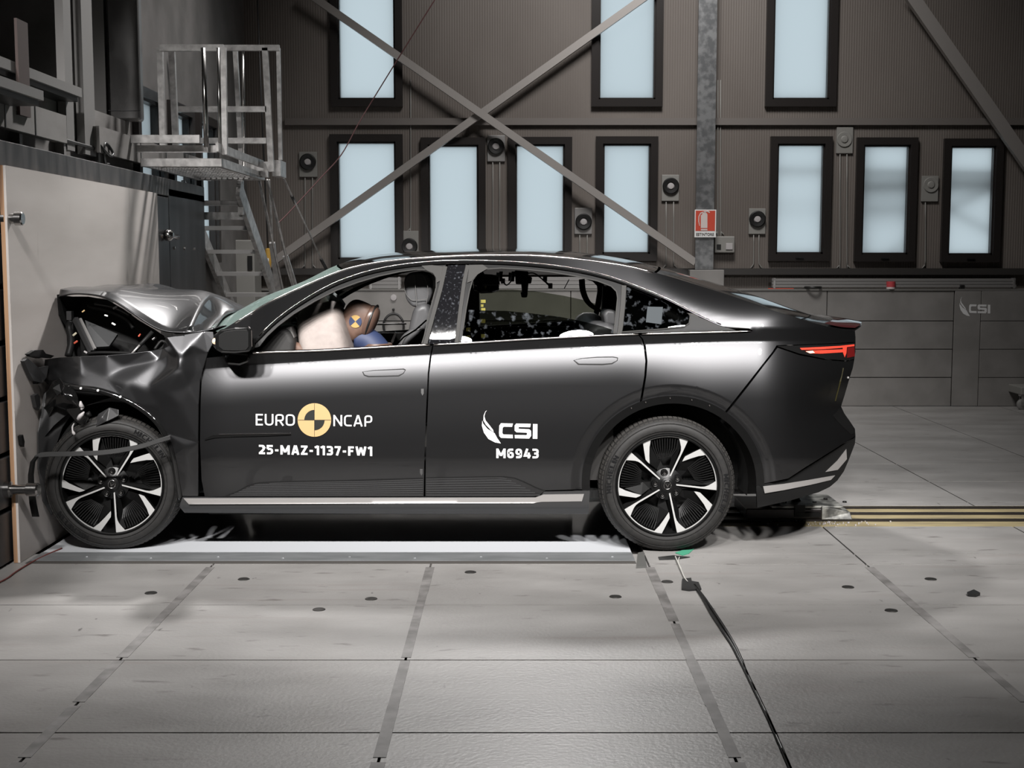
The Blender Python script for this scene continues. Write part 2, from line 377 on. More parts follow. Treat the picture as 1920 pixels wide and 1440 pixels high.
for y in (0.84, 1.035, 1.22): box('groove_rail', (0.64, y - 0.012, -0.03), (9, y + 0.012, 0.012), M_rail, rl)
for x0, x1 in zip(XS[:-1], XS[1:]):
    if x0 > 0.6: slab(x0, x1, 1.30, 1.43)

# ---------------------------------------------------------------- back wall with windows
PANES = [(635,742,266,486),(804,897,272,482),(966,1059,271,481),(1129,1220,270,476),(1453,1546,270,476),(1613,1706,272,477),(1775,1866,274,478)]
UP = [(635,742),(1122,1228),(1447,1553)]
holes = []
for (a, b, t, u) in PANES:
    p, q = P(a, u, YW), P(b, t, YW); holes.append((p.x, q.x, p.z, q.z))
zb = P(900, 187, YW).z
for (a, b) in UP: holes.append((P(a, 187, YW).x, P(b, 187, YW).x, zb, zb + 1.2))
FR = 0.075
def wall_with_holes(name, axis, lo, hi, z0, z1, hs, plane, thick, m):
    us = sorted({lo, hi} | {h[i] for h in hs for i in (0, 1)}); zs = sorted({z0, z1} | {h[i] for h in hs for i in (2, 3)})
    mb = MB()
    for u0, u1 in zip(us[:-1], us[1:]):
        for a, b in zip(zs[:-1], zs[1:]):
            uc, zc = (u0 + u1) / 2, (a + b) / 2
            if any(h[0] < uc < h[1] and h[2] < zc < h[3] for h in hs): continue
            if axis == 'x': mb.box((u0, plane, a), (u1, plane + thick, b))
            else: mb.box((plane - thick, u0, a), (plane, u1, b))
    return structure(mb.build(name, m))
wall_with_holes('wall_back', 'x', -3.2, 9, 0, 7.6, holes, YW, 0.10, M_wall)
def window(n, h, axis, plane):
    x0, x1, z0, z1 = h; mb = MB(); f = FR
    fr_rects = [(x0 - f, x0, z0 - f, z1 + f), (x1, x1 + f, z0 - f, z1 + f), (x0, x1, z0 - f, z0), (x0, x1, z1, z1 + f)]
    win = None
    for (a, b, c, d) in fr_rects:
        if axis == 'x': mb.box((a, plane - 0.05, c), (b, plane, d))
        else: mb.box((plane, a, c), (plane + 0.05, b, d))
    # inner sash lip
    g = 0.018
    for (a, b, c, d) in [(x0, x0 + g, z0, z1), (x1 - g, x1, z0, z1), (x0, x1, z0, z0 + g), (x0, x1, z1 - g, z1)]:
        if axis == 'x': mb.box((a, plane - 0.02, c), (b, plane + 0.06, d))
        else: mb.box((plane - 0.06, a, c), (plane + 0.02, b, d))
    win = structure(mb.build('window_%d' % n, M_frame))
    if axis == 'x': box('pane', (x0, plane + 0.04, z0), (x1, plane + 0.046, z1), M_pane, win)
    else: box('pane', (plane - 0.046, x0, z0), (plane - 0.04, x1, z1), M_pane, win)
    if axis == 'x' and n <= 7:
        box('handle', ((x0 + x1) / 2 - 0.04, plane - 0.065, z0 - 0.045), ((x0 + x1) / 2 + 0.04, plane - 0.05, z0 - 0.03), M_black, win)
for i, h in enumerate(holes): window(i + 1, h, 'x', YW)
# structure standing outside, dimly felt through the frosted panes on the right
out = empty('outside_canopy', (3.2, 7.4, 0), 'steel canopy frame outside, blurred through the right-hand frosted windows', 'canopy')
for (a, b, Y, w) in [((1440,322),(1900,326),7.08,0.03),((1600,352),(1900,346),7.13,0.13),((1600,395),(1720,395),7.16,0.10),((1440,390),(1560,390),7.12,0.02),((1760,388),(1880,448),7.085,0.03),((1868,352),(1770,392),7.085,0.025),((1618,270),(1616,480),7.10,0.04),((1720,436),(1652,486),7.085,0.02)]:
    bar('beam', P(*a, Y), P(*b, Y), 0.03, w, mat('canopy_steel', (0.3, 0.3, 0.3), 0.6), out, up=(0, 0.01, 1))
# left wall beyond the barrier, with windows in perspective, and the sheet-metal return
lh = []
for (y0, y1) in ((2.98, 3.55), (3.95, 4.52), (4.85, 5.42)): lh.append((y0, y1, 1.58, 2.74))
wall_with_holes('wall_left', 'y', 2.8, 7.0, 0, 7.6, lh, XL, 0.12, M_wallL)
for i, h in enumerate(lh): window(11 + i, h, 'y', XL)
structure(box('wall_return', (-5, 2.8, 0), (XL - 0.121, 2.95, 7.6), M_wallL))
structure(box('wall_side', (-5.2, -10, 0), (-5, 2.95, 7.6), M_shell))
# horizontal rail and braces on the back wall
structure(box('trim_1', P(535, 235, YW) - Vector((0, 0.04, 0)), Vector((8.8, YW, P(535, 222, YW).z)), mat('wall_rail', (0.15, 0.135, 0.125), 0.5)))
structure(box('trim_2', Vector((-2.7, YW - 0.09, P(535, 515, YW).z)), Vector((8.8, YW, P(535, 503, YW).z)), mat('cable_tray', (0.035, 0.032, 0.03), 0.5)))
for k, (px, yy) in enumerate([(1502, 503), (1900, 503), (1350, 503)]):
    pass
def brace(a, b, w, label, Y=YW - 0.12):
    p, q = P(*a, Y), P(*b, Y); e = empty('wall_brace', (p + q) / 2, label, 'steel brace')
    bar('flange', p, q, 0.012, w, M_brace, e, up=(0, 0.02, 1)); d = (q - p).normalized(); n = Vector((-d.z, 0, d.x))
    if n.z < 0: n = -n
    o = n * (w / 2 - 0.006)
    bar('leg_flange', p - o + Vector((0, 0.03, 0)), q - o + Vector((0, 0.03, 0)), 0.06, 0.012, M_brace, e, up=(0, 0.02, 1))
brace((500, 499), (1229, -20), 0.075, 'steel angle brace rising from the stairs across the leftmost tall window')
brace((567, -20), (1304, 492), 0.075, 'steel angle brace falling to the foot of the galvanised column', YW - 0.16)
brace((1702, -20), (1985, 388), 0.13, 'wide steel brace at the top right corner of the wall', YW - 0.16)
box_col = empty('column', P(1320, 500, YW - 0.1), 'galvanised steel column between the window groups', 'column')
c0, c1 = P(1303, 505, YW - 0.16), P(1337, 505, YW - 0.16)
box('flange', (c0.x, YW - 0.17, c0.z), (c1.x, YW - 0.155, 7.6), M_galv, box_col); box('web', ((c0.x + c1.x) / 2 - 0.008, YW - 0.155, c0.z), ((c0.x + c1.x) / 2 + 0.008, YW, 7.6), M_galv, box_col)
b0, b1 = P(1293, 536, YW - 0.24), P(1358, 506, YW - 0.24); box('base_box', (b0.x, YW - 0.24, P(1293,560,YW).z), (b1.x, YW, b1.z), M_dado, box_col, bev=0.006)
# low panels along the wall
dado = structure(box('trim_3', (-2.7, YP + 0.03, 0), (8.8, YW, P(900, 545, YP).z - 0.01), M_joint))
zt = P(900, 545, YP).z; zr = [0.0] + [P(900, y, YP).z for y in (708, 655, 602)] + [zt]
cx = [P(x, 600, YP).x for x in (468, 590, 830, 1070, 1310, 1550, 1788)]
for a, b in zip(cx[:-1], cx[1:]):
    for z0, z1 in zip(zr[:-1], zr[1:]): box('panel', (a + 0.004, YP, z0 + 0.004), (b - 0.004, YP + 0.03, z1 - 0.004), M_dado, dado, bev=0.003)
xs1, xs2 = cx[-1], P(1838, 600, YP).x
box('panel', (xs1 + 0.004, YP - 0.012, 0.004), (xs2 - 0.003, YP + 0.03, zt - 0.004), M_dado, dado, bev=0.003)
for a, b in ((xs2, xs2 + 1.35), (xs2 + 1.35, xs2 + 2.7)):
    for z0, z1 in zip(zr[:-1], zr[1:]): box('panel', (a + 0.003, YP - 0.012, z0 + 0.003), (b - 0.003, YP + 0.03, z1 - 0.003), M_dado, dado, bev=0.003)
box('top_ledge', (-2.7, YP - 0.01, zt), (8.8, YW, zt + 0.018), mat('ledge', (0.17, 0.165, 0.155), 0.5), dado)
# lettering on the low panel
def logo_polys():
    sw1 = [(512,188),(500,205),(493,232),(502,262),(535,303),(556,330),(560,346),(540,332),(503,292),(486,262),(488,225),(500,198)]
    sw2 = [(478,262),(484,284),(515,322),(566,353),(585,388),(612,427),(570,420),(522,395),(490,350),(475,300)]
    C_ = [(612,282),(698,284),(692,308),(632,307),(624,316),(622,352),(629,362),(696,364),(698,390),(612,387),(600,374),(598,350),(600,300)]
    S_ = [(722,284),(826,286),(822,311),(742,309),(737,316),(742,322),(815,325),(828,336),(829,372),(815,392),(712,390),(710,366),(795,367),(801,358),(796,350),(724,347),(710,335),(710,298)]
    I_ = [(842,287),(874,288),(873,394),(840,393)]
    return [[((x - 475) / 400, (y - 188) / 239) for x, y in p] for p in (sw1, sw2, C_, S_, I_)]
def flat_polys(name, polys, mapf, m, parent, thick=0.002):
    v, f = [], []
    for poly in polys:
        r = delaunay_2d_cdt([Vector(q) for q in poly], [(i, (i + 1) % len(poly)) for i in range(len(poly))], [], 1, 1e-6)
        n = len(v); v += [mapf(q[0], q[1]) for q in r[0]]; f += [tuple(i + n for i in t) for t in r[2]]
    return mk(name, v, f, m, parent)
M_decal_dim = mat('wall_logo_white', (0.72, 0.72, 0.72), 0.5)
_lg = flat_polys('wall_logo', logo_polys(), lambda a, b: P(1799 + 58 * a, 556 + 37 * b, YP - 0.014), M_decal_dim, dado)
# aluminium profiles lying along the ledge
def profile(px0, px1, py0, py1, label):
    Y = YP + 0.03; a, b = P(px0, py1, Y), P(px1, py0, Y)
    e = empty('wall_profile', a, label, 'aluminium rail', 'aluminium rails on the wall ledge'); h = (b.z - a.z)
    for k in range(3): box('profile_rib', (a.x, Y - 0.012 * (k == 0), a.z + h * k / 3 + 0.002), (b.x, Y + 0.06, a.z + h * (k + 1) / 3 - 0.002), M_alu2, e)
    for xx in (a.x + 0.01, b.x - 0.03): box('end_cap', (xx, Y - 0.015, a.z - 0.01), (xx + 0.02, Y + 0.06, b.z + 0.004), M_alu, e)
profile(692, 752, 520, 541, 'short aluminium rail on the wall ledge seen through the front car window')
profile(862, 1150, 519, 541, 'aluminium rail on the wall ledge seen through the rear car window')
profile(1448, 1905, 522, 539, 'long aluminium rail on the wall ledge right of the column')
# ---------------------------------------------------------------- round plates, sign, boxes, conduits on the back wall
def round_plate(px, py, px0, px1, py0, py1, ring, label, shiny=False):
    a, b = P(px0, py1, YW), P(px1, py0, YW); c = P(px, py, YW)
    e = empty('wall_speaker', (c.x, YW, a.z), label, 'speaker', 'round speakers on square plates along the back wall')
    box('back_plate', (a.x, YW - 0.025, a.z), (b.x, YW, b.z), M_alu2 if shiny else M_grey, e, bev=0.004)
    R = 0.086
    if ring: lathe('ring', [(0.040, -0.027), (0.042, -0.05), (0.075, -0.055), (R, -0.045), (R, -0.024)], (c.x, YW, c.z), M_black, e, seg=32)
    else: lathe('ring', [(0.040, -0.027), (0.042, -0.035), (0.075, -0.037), (0.08, -0.03), (0.08, -0.024)], (c.x, YW, c.z), M_grey, e, seg=32)
    lathe('cone', [(0, -0.046), (0.03, -0.044), (0.044, -0.03)], (c.x, YW, c.z), M_lightgrey if ring else M_grey, e, seg=24)
    return e
round_plate(578, 304, 562, 595, 285, 332, 1, 'round speaker left of the leftmost tall window, above the stairs')
round_plate(930, 275, 914, 947, 254, 303, 1, 'round speaker high between the second and third windows, shiny plate', True)
round_plate(768, 462, 752, 785, 433, 486, 1, 'round speaker low between the first and second windows, just above the car roof')
round_plate(1094, 416, 1077, 1110, 390, 439, 1, 'round speaker between the third and fourth windows, shiny plate', True)
round_plate(1257, 349, 1240, 1273, 328, 377, 1, 'round speaker between the fourth window and the column')
round_plate(1419, 411, 1403, 1435, 391, 439, 1, 'round speaker between the switch box and the fifth window')
round_plate(1582, 262, 1567, 1599, 239, 288, 0, 'all-grey round speaker high between the fifth and sixth windows')
round_plate(1744, 347, 1726, 1759, 330, 378, 0, 'all-grey round speaker between the two rightmost windows')
def conduits(pxs, top, bot, label, bend=0):
    e = empty('cable_conduit', P(pxs[0], bot, YW), label, 'conduit', 'thin conduits below the wall speakers')
    for k, px in enumerate(pxs):
        s = -1 if k == 0 else 1
        pts = [P(px, top, YW - 0.012), P(px, bot - 14, YW - 0.012), P(px + s * 1.5, bot - 6, YW - 0.012), P(px + s * 6, bot, YW - 0.012)]
        tube('pipe', spline(pts, 3), 0.006, M_grey, e, seg=6)
conduits([572, 586], 332, 503, 'pair of conduits below the speaker above the stairs')
conduits([1249, 1263], 378, 503, 'pair of conduits below the speaker beside the column')
conduits([1413, 1423], 440, 503, 'pair of conduits below the speaker at the fifth window')
conduits([1575, 1588], 289, 503, 'pair of conduits below the high grey speaker')
conduits([1735], 379, 503, 'single conduit below the grey speaker at the right')
conduits([1087, 1101], 440, 503, 'pair of conduits between the third and fourth windows')
conduits([924, 937], 304, 503, 'pair of conduits between the second and third windows')
conduits([770], 150, 434, 'conduit running down to the low speaker above the car roof')
conduits([1346, 1351], 150, 440, 'pair of conduits running down the column to the switch box')
# extinguisher sign
sg = empty('extinguisher_sign', P(1322, 445, YW - 0.19), 'red and white fire extinguisher sign on the galvanised column', 'sign')
a, b = P(1302, 445, YW - 0.185), P(1343, 393, YW - 0.185); YS = YW - 0.19
box('sign_plate', (a.x, YS, a.z), (b.x, YS + 0.012, b.z), M_white, sg)
r0, r1 = P(1304, 433, YS), P(1341, 395, YS); box('red_field', (r0.x, YS - 0.002, r0.z), (r1.x, YS, r1.z), M_red, sg)
M_pict = mat('sign_pictogram', (0.62, 0.55, 0.52), 0.5)
def pict(q): return [(x, y) for x, y in q]
def sign_map(a_, b_): return P(1300 + a_ / 3.556, 393 + b_ / 3.556 - 0.2, YS - 0.004)
body = [(58,32),(62,24),(70,20),(80,20),(90,25),(94,34),(94,124),(48 + 2,124),(50,40)]
hose = [(64,14),(46,22),(34,46),(33,80),(40,110),(44,108),(39,80),(40,48),(50,28),(66,22)]
lever = [(66,12),(100,8),(112,18),(108,24),(96,16),(84,16),(84,22),(74,22)]
base = [(50,130),(94,130),(94,140),(50,140)]
flat_polys('pictogram', [body, hose, lever, base], sign_map, M_pict, sg)
v, f, _ = text2d('ESTINTORE', 0.015)
mk('lettering', [P(1305.5 + q[0] * 33, 442.0 - q[1] * 5.4, YS - 0.004) for q in v], f, mat('sign_text', (0.06, 0.05, 0.05), 0.6), sg)
# switch box
sb = empty('switch_box', P(1359, 474, YW), 'grey electrical switch box beside the galvanised column', 'switch box')
a, b = P(1340, 474, YW - 0.07), P(1378, 443, YW - 0.07); box('enclosure', (a.x, YW - 0.07, a.z), (b.x, YW, b.z), M_grey, sb, bev=0.01)
a, b = P(1344, 467, YW - 0.08), P(1352, 458, YW - 0.08); box('lock', (a.x, YW - 0.08, a.z), (b.x, YW - 0.07, b.z), M_black, sb, bev=0.003)
a, b = P(1361, 468, YW - 0.08), P(1374, 456, YW - 0.08); box('switch', (a.x, YW - 0.08, a.z), (b.x, YW - 0.07, b.z), M_lightgrey, sb, bev=0.003)
# clutter on the ledge
Yl = YP + 0.02
c = P(1670, 545, Yl); tr = empty('tape_roll', c, 'red and white roll of warning tape on the wall ledge', 'tape')
lathe('core', [(0.03, 0), (0.03, 0.07), (0.045, 0.07), (0.045, 0)], (c.x, Yl, zt + 0.018), mat('tape_white', (0.7, 0.6, 0.6), 0.5), tr, axis='z', seg=20, close=True)
lathe('red_band', [(0.046, 0.02), (0.046, 0.075), (0.03, 0.078)], (c.x, Yl, zt + 0.018), mat('tape_red', (0.5, 0.06, 0.07), 0.5), tr, axis='z', seg=20)
c = P(1524, 545, Yl); tag(mk('cable_coil', *lathev([(0.08 + 0.013 * math.cos(t), 0.016 + 0.013 * math.sin(t)) for t in frange(0, 2 * math.pi, 8)[:-1]], (c.x, Yl, zt + 0.018), 'z', 28, True), M_black, smooth=True), 'coil of black cable lying on the wall ledge', 'cable')
tag(box('black_adapter', (P(1799,540,Yl).x, Yl - 0.02, zt + 0.018), (P(1808,540,Yl).x, Yl + 0.03, zt + 0.06), M_black, bev=0.006), 'small black adapter on the ledge above the panel logo', 'adapter')
tag(bar('pointer_rod', (P(1440,545,Yl).x, Yl, zt + 0.022), (P(1488,545,Yl).x, Yl, zt + 0.022), 0.008, 0.008, M_red), 'thin red rod lying on the wall ledge', 'rod')
hg = empty('hanging_hose', P(745, 560, YP), 'black hose loop hung on the low panels seen through the front car window', 'hose')
hc = P(738, 612, YP - 0.04); hr = 0.105
tube('hose', [hc + Vector((hr * math.sin(t), 0.01 * math.cos(3 * t), hr * 1.25 * math.cos(t))) for t in frange(-2.4, 2.4, 24)], 0.012, M_black, hg)
lathe('hook', [(0, -0.06), (0.012, -0.055), (0.012, 0)], (P(738,580,YP).x, YP, P(738,580,YP).z), M_black, hg, seg=10)
pl = P(738, 558, YP - 0.01); tag(lathe('wall_socket', [(0, -0.02), (0.03, -0.018), (0.034, 0)], (pl.x, YP, pl.z), M_lightgrey, None, seg=20), 'round pale socket on the low panels above the hose', 'socket')
# trolley at the right edge
cw = G(1916, 768); tl = empty('trolley', cw, 'grey trolley on a chrome castor at the right edge', 'trolley')
box('deck', (cw.x - 0.035, cw.y - 0.05, 0.155), (cw.x + 0.7, cw.y + 0.45, 0.235), M_grey, tl, bev=0.008)
for dx in (0.0, 0.6):
    lathe('castor_wheel', [(0.0, -0.018), (0.045, -0.018), (0.055, -0.012), (0.055, 0.012), (0.045, 0.018), (0, 0.018)], (cw.x + dx, cw.y, 0.055), M_alu2, tl, seg=24)
    lathe('hub', [(0, -0.024), (0.02, -0.022), (0.022, -0.017)], (cw.x + dx, cw.y, 0.055), M_alu, tl, seg=16)
    mb = MB(); mb.box((cw.x + dx - 0.018, cw.y - 0.03, 0.05), (cw.x + dx + 0.018, cw.y - 0.022, 0.155)); mb.box((cw.x + dx - 0.018, cw.y + 0.022, 0.05), (cw.x + dx + 0.018, cw.y + 0.03, 0.155)); mb.box((cw.x + dx - 0.03, cw.y - 0.032, 0.14), (cw.x + dx + 0.03, cw.y + 0.032, 0.156)); mb.build('fork', M_alu, tl)
# clutter by the stairs: cabinet, yellow hoist remote, rods
e = empty('wall_cabinet', P(450, 510, 6.6), 'grey cabinet standing behind the stairs in the corner', 'cabinet')
a, b = P(436, 640, 6.4), P(478, 450, 6.4); box('body', (a.x, 6.35, 0), (b.x, 6.7, b.z), M_grey, e, bev=0.01); box('vent', (a.x + 0.18, 6.34, b.z - 0.3), (b.x - 0.02, 6.35, b.z - 0.16), M_black, e)
hp = P(503, 490, 6.0); e = empty('hoist_remote', hp, 'yellow hanging hoist remote behind the stairs', 'remote')
lathe('housing', [(0, 0.13), (0.028, 0.12), (0.032, 0.0), (0.026, -0.08), (0.010, -0.13), (0, -0.135)], hp, mat('remote_yellow', (0.42, 0.25, 0.05), 0.5), e, axis='z', seg=12)
tube('cable', [hp + Vector((0, 0, 0.12)), hp + Vector((-0.03, 0, 1.2)), hp + Vector((-0.06, 0, 2.6))], 0.008, M_black, e, seg=6)
box('button_plate', hp + Vector((-0.012, -0.036, 0.0)), hp + Vector((0.012, -0.03, 0.03)), M_white, e)
# ================================================================ crash barrier, plywood facing, ledges above it
M_steel = mat('barrier_steel', (0.10, 0.10, 0.10), 0.42, 0.7); noisy(M_steel, (0.05, 0.05, 0.052), (0.15, 0.15, 0.155), scale=(1, 3, 0.7), nscale=1.6, detail=8, lo=0.35, hi=0.7, rough=(0.3, 0.55))
M_band = mat('barrier_band', (0.17, 0.17, 0.17), 0.5, 0.6); noisy(M_band, (0.07, 0.07, 0.072), (0.15, 0.147, 0.145), scale=(1, 7, 1.2), nscale=1.5, detail=8, rough=(0.35, 0.6))
M_ply = mat('plywood_face', (0.52, 0.47, 0.44), 0.55); noisy(M_ply, (0.56, 0.515, 0.485), (0.70, 0.655, 0.625), scale=(1, 0.7, 3.5), nscale=1.1, detail=8, lo=0.3, hi=0.7, rough=(0.4, 0.6))
add_stains(M_ply, (1, 9, 2), 0.68, 0.76, (0.22, 0.19, 0.18), 0.5)
M_plyedge = mat('plywood_edge', (0.42, 0.23, 0.12), 0.6); noisy(M_plyedge, (0.30, 0.16, 0.09), (0.50, 0.30, 0.17), scale=(40, 1, 1), nscale=1)
M_conc = mat('barrier_concrete', (0.33, 0.315, 0.30), 0.7); noisy(M_conc, (0.15, 0.142, 0.136), (0.23, 0.22, 0.212), scale=(1, 2, 4), nscale=1.3, detail=8, bump=0.1)
M_chrome = mat('bright_steel', (0.45, 0.44, 0.43), 0.22, 1.0)
XB = -2.50                       # front face of the plywood
bar_e = empty('crash_barrier', (-3.4, 1.0, 0), 'massive dark steel-faced crash barrier block at the left', 'barrier')
box('core', (-4.6, -3.0, 0), (-2.68, 2.79, 2.0), M_conc, bar_e); box('end_core', (-2.77, 2.80, 0), (-2.68, 4.05, 2.0), M_conc, bar_e)
zz = 0.0
while zz < 1.95:                 # stacked steel blocks of the face
    for y0, y1 in ((-3.0, -1.4), (-1.4, 1.0), (1.0, 2.62)):
        box('face_block', (-2.68, y0 + 0.003, zz + 0.012), (-2.545, y1 - 0.003, min(zz + 0.268, 1.99)), M_steel, bar_e, bev=0.006)
    zz += 0.28
for y0, y1 in ((2.63, 2.93), (2.94, 4.04)):
    box('side_plate', (-2.68, y0, 0.0), (-2.535, y1, 2.06 if y0 > 2.9 else 1.99), M_steel, bar_e, bev=0.006)
box('top_band', (-2.70, -3.0, 2.0), (-2.535, 4.05, 2.128), M_band, bar_e, bev=0.005)
for (y, z) in [(2.72,1.3),(2.72,0.9),(3.05,1.62),(3.35,1.62),(3.65,1.62),(3.05,1.2),(3.4,1.2),(3.75,1.2),(2.72,1.7),(3.05,0.8),(3.5,0.8)]:
    lathe('bolt', [(0, 0.012), (0.012, 0.011), (0.014, 0)], (-2.535, y, z), M_chrome, bar_e, axis='x', seg=8)
def pin(px, py, X0, lr, label):
    q = PX(px, py, X0)
    o = lathe('clamp_pin', [(0, 0.20 * lr), (0.028, 0.20 * lr), (0.034, 0.19 * lr), (0.034, 0.13 * lr), (0.026, 0.125 * lr), (0.026, 0.03), (0.042, 0.028), (0.042, 0)], (X0, q.y, q.z), M_chrome, bar_e, axis='x', seg=20)
    o['label'] = label
pin(2, 410, -2.545, 0.55, 'dark clamp pin left of the plywood, upper')
pin(10, 918, -2.545, 0.85, 'bright clamp pin left of the plywood, lower')
# clamp with ball on the far edge of the plywood
q = PX(308, 441, -2.535)
lathe('clamp_ball', [(0, 0.07), (0.02, 0.068), (0.04, 0.05), (0.046, 0.03), (0.04, 0.01), (0.03, 0)], q, M_chrome, bar_e, axis='x', seg=20)
tube('clamp_rod', [q + Vector((0.03, 0.0, 0)), q + Vector((0.035, 0.16, -0.01)), q + Vector((0.035, 0.22, -0.01))], [0.016, 0.013, 0.022], M_chrome, bar_e)
# plywood sheet
pw = empty('plywood_board', (XB, 1.1, 0), 'large pale plywood board the crashed car is pressed against', 'board')
ya, yb = PX(38, 1052, XB).y, PX(297, 450, XB).y
box('face_ply', (XB - 0.012, ya, 0.002), (XB, yb, 2.0), M_ply, pw)
box('core_ply', (XB - 0.032, ya - 0.001, 0.002), (XB - 0.012, yb, 2.0), M_plyedge, pw)
# concrete parapet, cable and boxed beams above the barrier
pa = empty('parapet', (-3.5, 0.5, 2.0), 'pale concrete parapet above the barrier with a cable along it', 'parapet')
box('parapet_block', (-4.6, -3.0, 2.0), (-2.76, 2.79, 2.52), M_conc, pa)
for (y, c) in [(-0.1, 1), (0.55, 1), (1.25, 1), (1.9, 1)]:
    box('clip', (-2.76, y - 0.02, 2.16), (-2.705, y + 0.02, 2.34), M_alu2, pa)
tube('cable', spline([PX(-20, 216, -2.70), PX(60, 240, -2.70), PX(120, 262, -2.70), PX(170, 276, -2.70), PX(215, 288, -2.70), PX(285, 309, -2.70)], 5), 0.011, M_black, pa, seg=6)
tube('cable_loop', spline([PX(180,262,-2.69), PX(190,275,-2.66), PX(206,292,-2.64), PX(212,288,-2.64), PX(203,272,-2.66), PX(196,270,-2.66), PX(195,290,-2.66), PX(198,306,-2.68), PX(204,308,-2.68)], 5), 0.009, M_black, pa, seg=6)
def beam(name, p0, p1, X, h, label, m=M_conc):
    a, b = PX(*p0, X), PX(*p1, X); z1 = (a.z + b.z) / 2
    e = empty(name, (X, a.y, z1 - h), label, 'beam')
    box('beam_face', (X - 0.02, a.y, z1 - h), (X, b.y, z1), m, e); box('beam_body', (X - 0.075, a.y, z1 - h + 0.006), (X - 0.02, b.y, z1 - 0.002), mat('beam_under', (0.09, 0.083, 0.075), 0.7), e)
    for k in range(3):
        y = a.y + (b.y - a.y) * (0.3 + 0.22 * k); box('strap', (X, y - 0.006, z1 - h - 0.003), (X + 0.003, y + 0.006, z1), M_black, e)
beam('ledge_beam', (-160, 130), (124, 214), -2.62, 0.16, 'pale boxed ledge beam at the top left corner')
beam('ledge_beam', (186, 240), (395, 300), -2.66, 0.17, 'pale boxed ledge beam running under the platform')
e = empty('support_post', PX(150, 270, -2.74), 'grey steel post between the two ledge beams', 'post')
for (x0, x1, t, b_, X) in [(126, 140, 190, 262, -2.70), (160, 180, 150, 278, -2.70)]:
    p, q = PX(x0, b_, X), PX(x1, b_, X); box('post_leg', (X - 0.05, p.y, 2.2), (X, q.y, 3.6), M_alu2, e)
for (x0, x1, y0, y1) in [(38, 58, 180, 216)]:
    p = PX(x0, y1, -2.6); q = PX(x1, y1, -2.6)
e2 = empty('hanging_bracket', PX(48, 216, -2.6), 'dark brown hanging bracket above the left ledge beam', 'bracket')
p, q = PX(38, 215, -2.6), PX(58, 215, -2.6); box('bracket_plate', (-2.615, p.y, p.z), (-2.6, q.y, p.z + 0.5), mat('bracket_brown', (0.05, 0.03, 0.026), 0.6), e2); box('bracket_foot', (-2.70, p.y, p.z), (-2.615, q.y, p.z + 0.02), M_black, e2)
# upper shelf slabs over the corner
e = empty('upper_walkway', PX(60, 190, -2.5), 'pale walkway slab crossing the top left corner', 'walkway')
for (x0, x1, X, z0, z1) in [(-120, 82, -2.45, 0, 0.05), (-40, 154, -2.62, 0.02, 0.075)]:
    a, b = PX(x0, 188, X), PX(x1, 189, X); box('deck_plank', (X - 0.28, a.y, b.z + z0), (X, b.y, b.z + z1), M_alu2, e); box('deck_soffit', (X - 0.26, a.y, b.z + z0 - 0.03), (X - 0.02, b.y - 0.02, b.z + z0), M_black, e)
# bright sheet-metal duct and dark niche
M_sheet = mat('duct_sheet', (0.42, 0.41, 0.41), 0.3, 0.85); noisy(M_sheet, (0.14, 0.137, 0.135), (0.36, 0.355, 0.35), scale=(2.5, 1, 1.2), nscale=1.2, detail=3, rough=(0.2, 0.4), bump=0.3)
e = empty('sheet_metal_duct', P(230, 250, 2.72), 'shiny bent sheet metal duct behind the platform', 'duct')
a, b = P(206, 262, 2.7), P(262, 100, 2.7); box('sheet', (a.x, 2.68, 2.52), (b.x, 2.78, 3.9), M_sheet, e, bev=0.02); box('seam', (a.x + 0.002, 2.674, P(230,208,2.68).z), (b.x - 0.002, 2.68, P(230,207,2.68).z), M_steel, e)
a = P(180, 262, 2.72); box('side_channel', (a.x, 2.70, 2.3), (P(203,262,2.72).x, 2.79, 3.9), M_alu2, e)

# ================================================================ aluminium platform and stairs
pf = empty('access_platform', (-2.3, 3.3, 2.1), 'aluminium access platform with guard rails above the barrier end', 'platform')
def tb(name, a, b, r, m=M_alu): return tube(name, [a, b], r, m, pf, seg=10)
ZP = 2.19; n0, n1 = P(300, 310, 2.62), P(425, 305, 2.62); x0p, x1p = -2.62, -2.06; f1 = 4.15
box('front_beam', (x0p - 0.02, 2.60, ZP), (x1p, 2.64, ZP + 0.06), M_alu, pf, bev=0.004)
box('rear_beam', (x0p, f1, ZP), (x1p, f1 + 0.04, ZP + 0.06), M_alu, pf, bev=0.004)
for x in (x0p, x1p - 0.03): box('side_beam', (x, 2.64, ZP), (x + 0.03, f1, ZP + 0.06), M_alu, pf)
mb = MB()                         # expanded-metal grating
for i in range(20): mb.box((x0p, 2.66 + i * 0.075, ZP + 0.02), (x1p, 2.688 + i * 0.075, ZP + 0.022))
for i in range(13): mb.bar((x0p + i * 0.045, 2.65, ZP + 0.0225), (x0p + i * 0.045 + 0.03, f1, ZP + 0.0225), 0.012, 0.002)
tag(mb.build('grating', M_alu, pf), kind='stuff')
box('toe_board', (x0p - 0.05, 2.58, ZP + 0.10), (x1p - 0.03, 2.60, ZP + 0.15), M_alu, pf); box('toe_board', (x0p - 0.25, 2.45, ZP + 0.155), (x1p - 0.12, 2.48, ZP + 0.21), M_alu, pf); box('toe_board', (x1p - 0.02, 2.5, ZP + 0.10), (x1p, f1, ZP + 0.16), M_alu, pf)
tb('guard_post', P(387, 276, 2.5), P(381, 90, 2.5), 0.018, M_chrome); tb('guard_post', P(413, 284, 2.62), P(409, 90, 2.62), 0.013, M_chrome)
def flat_post(a, b, Y, w, d=0.04): return bar('guard_post', P(*a, Y), P(*b, Y), w, d, M_alu, pf, up=(0, 1, 0))
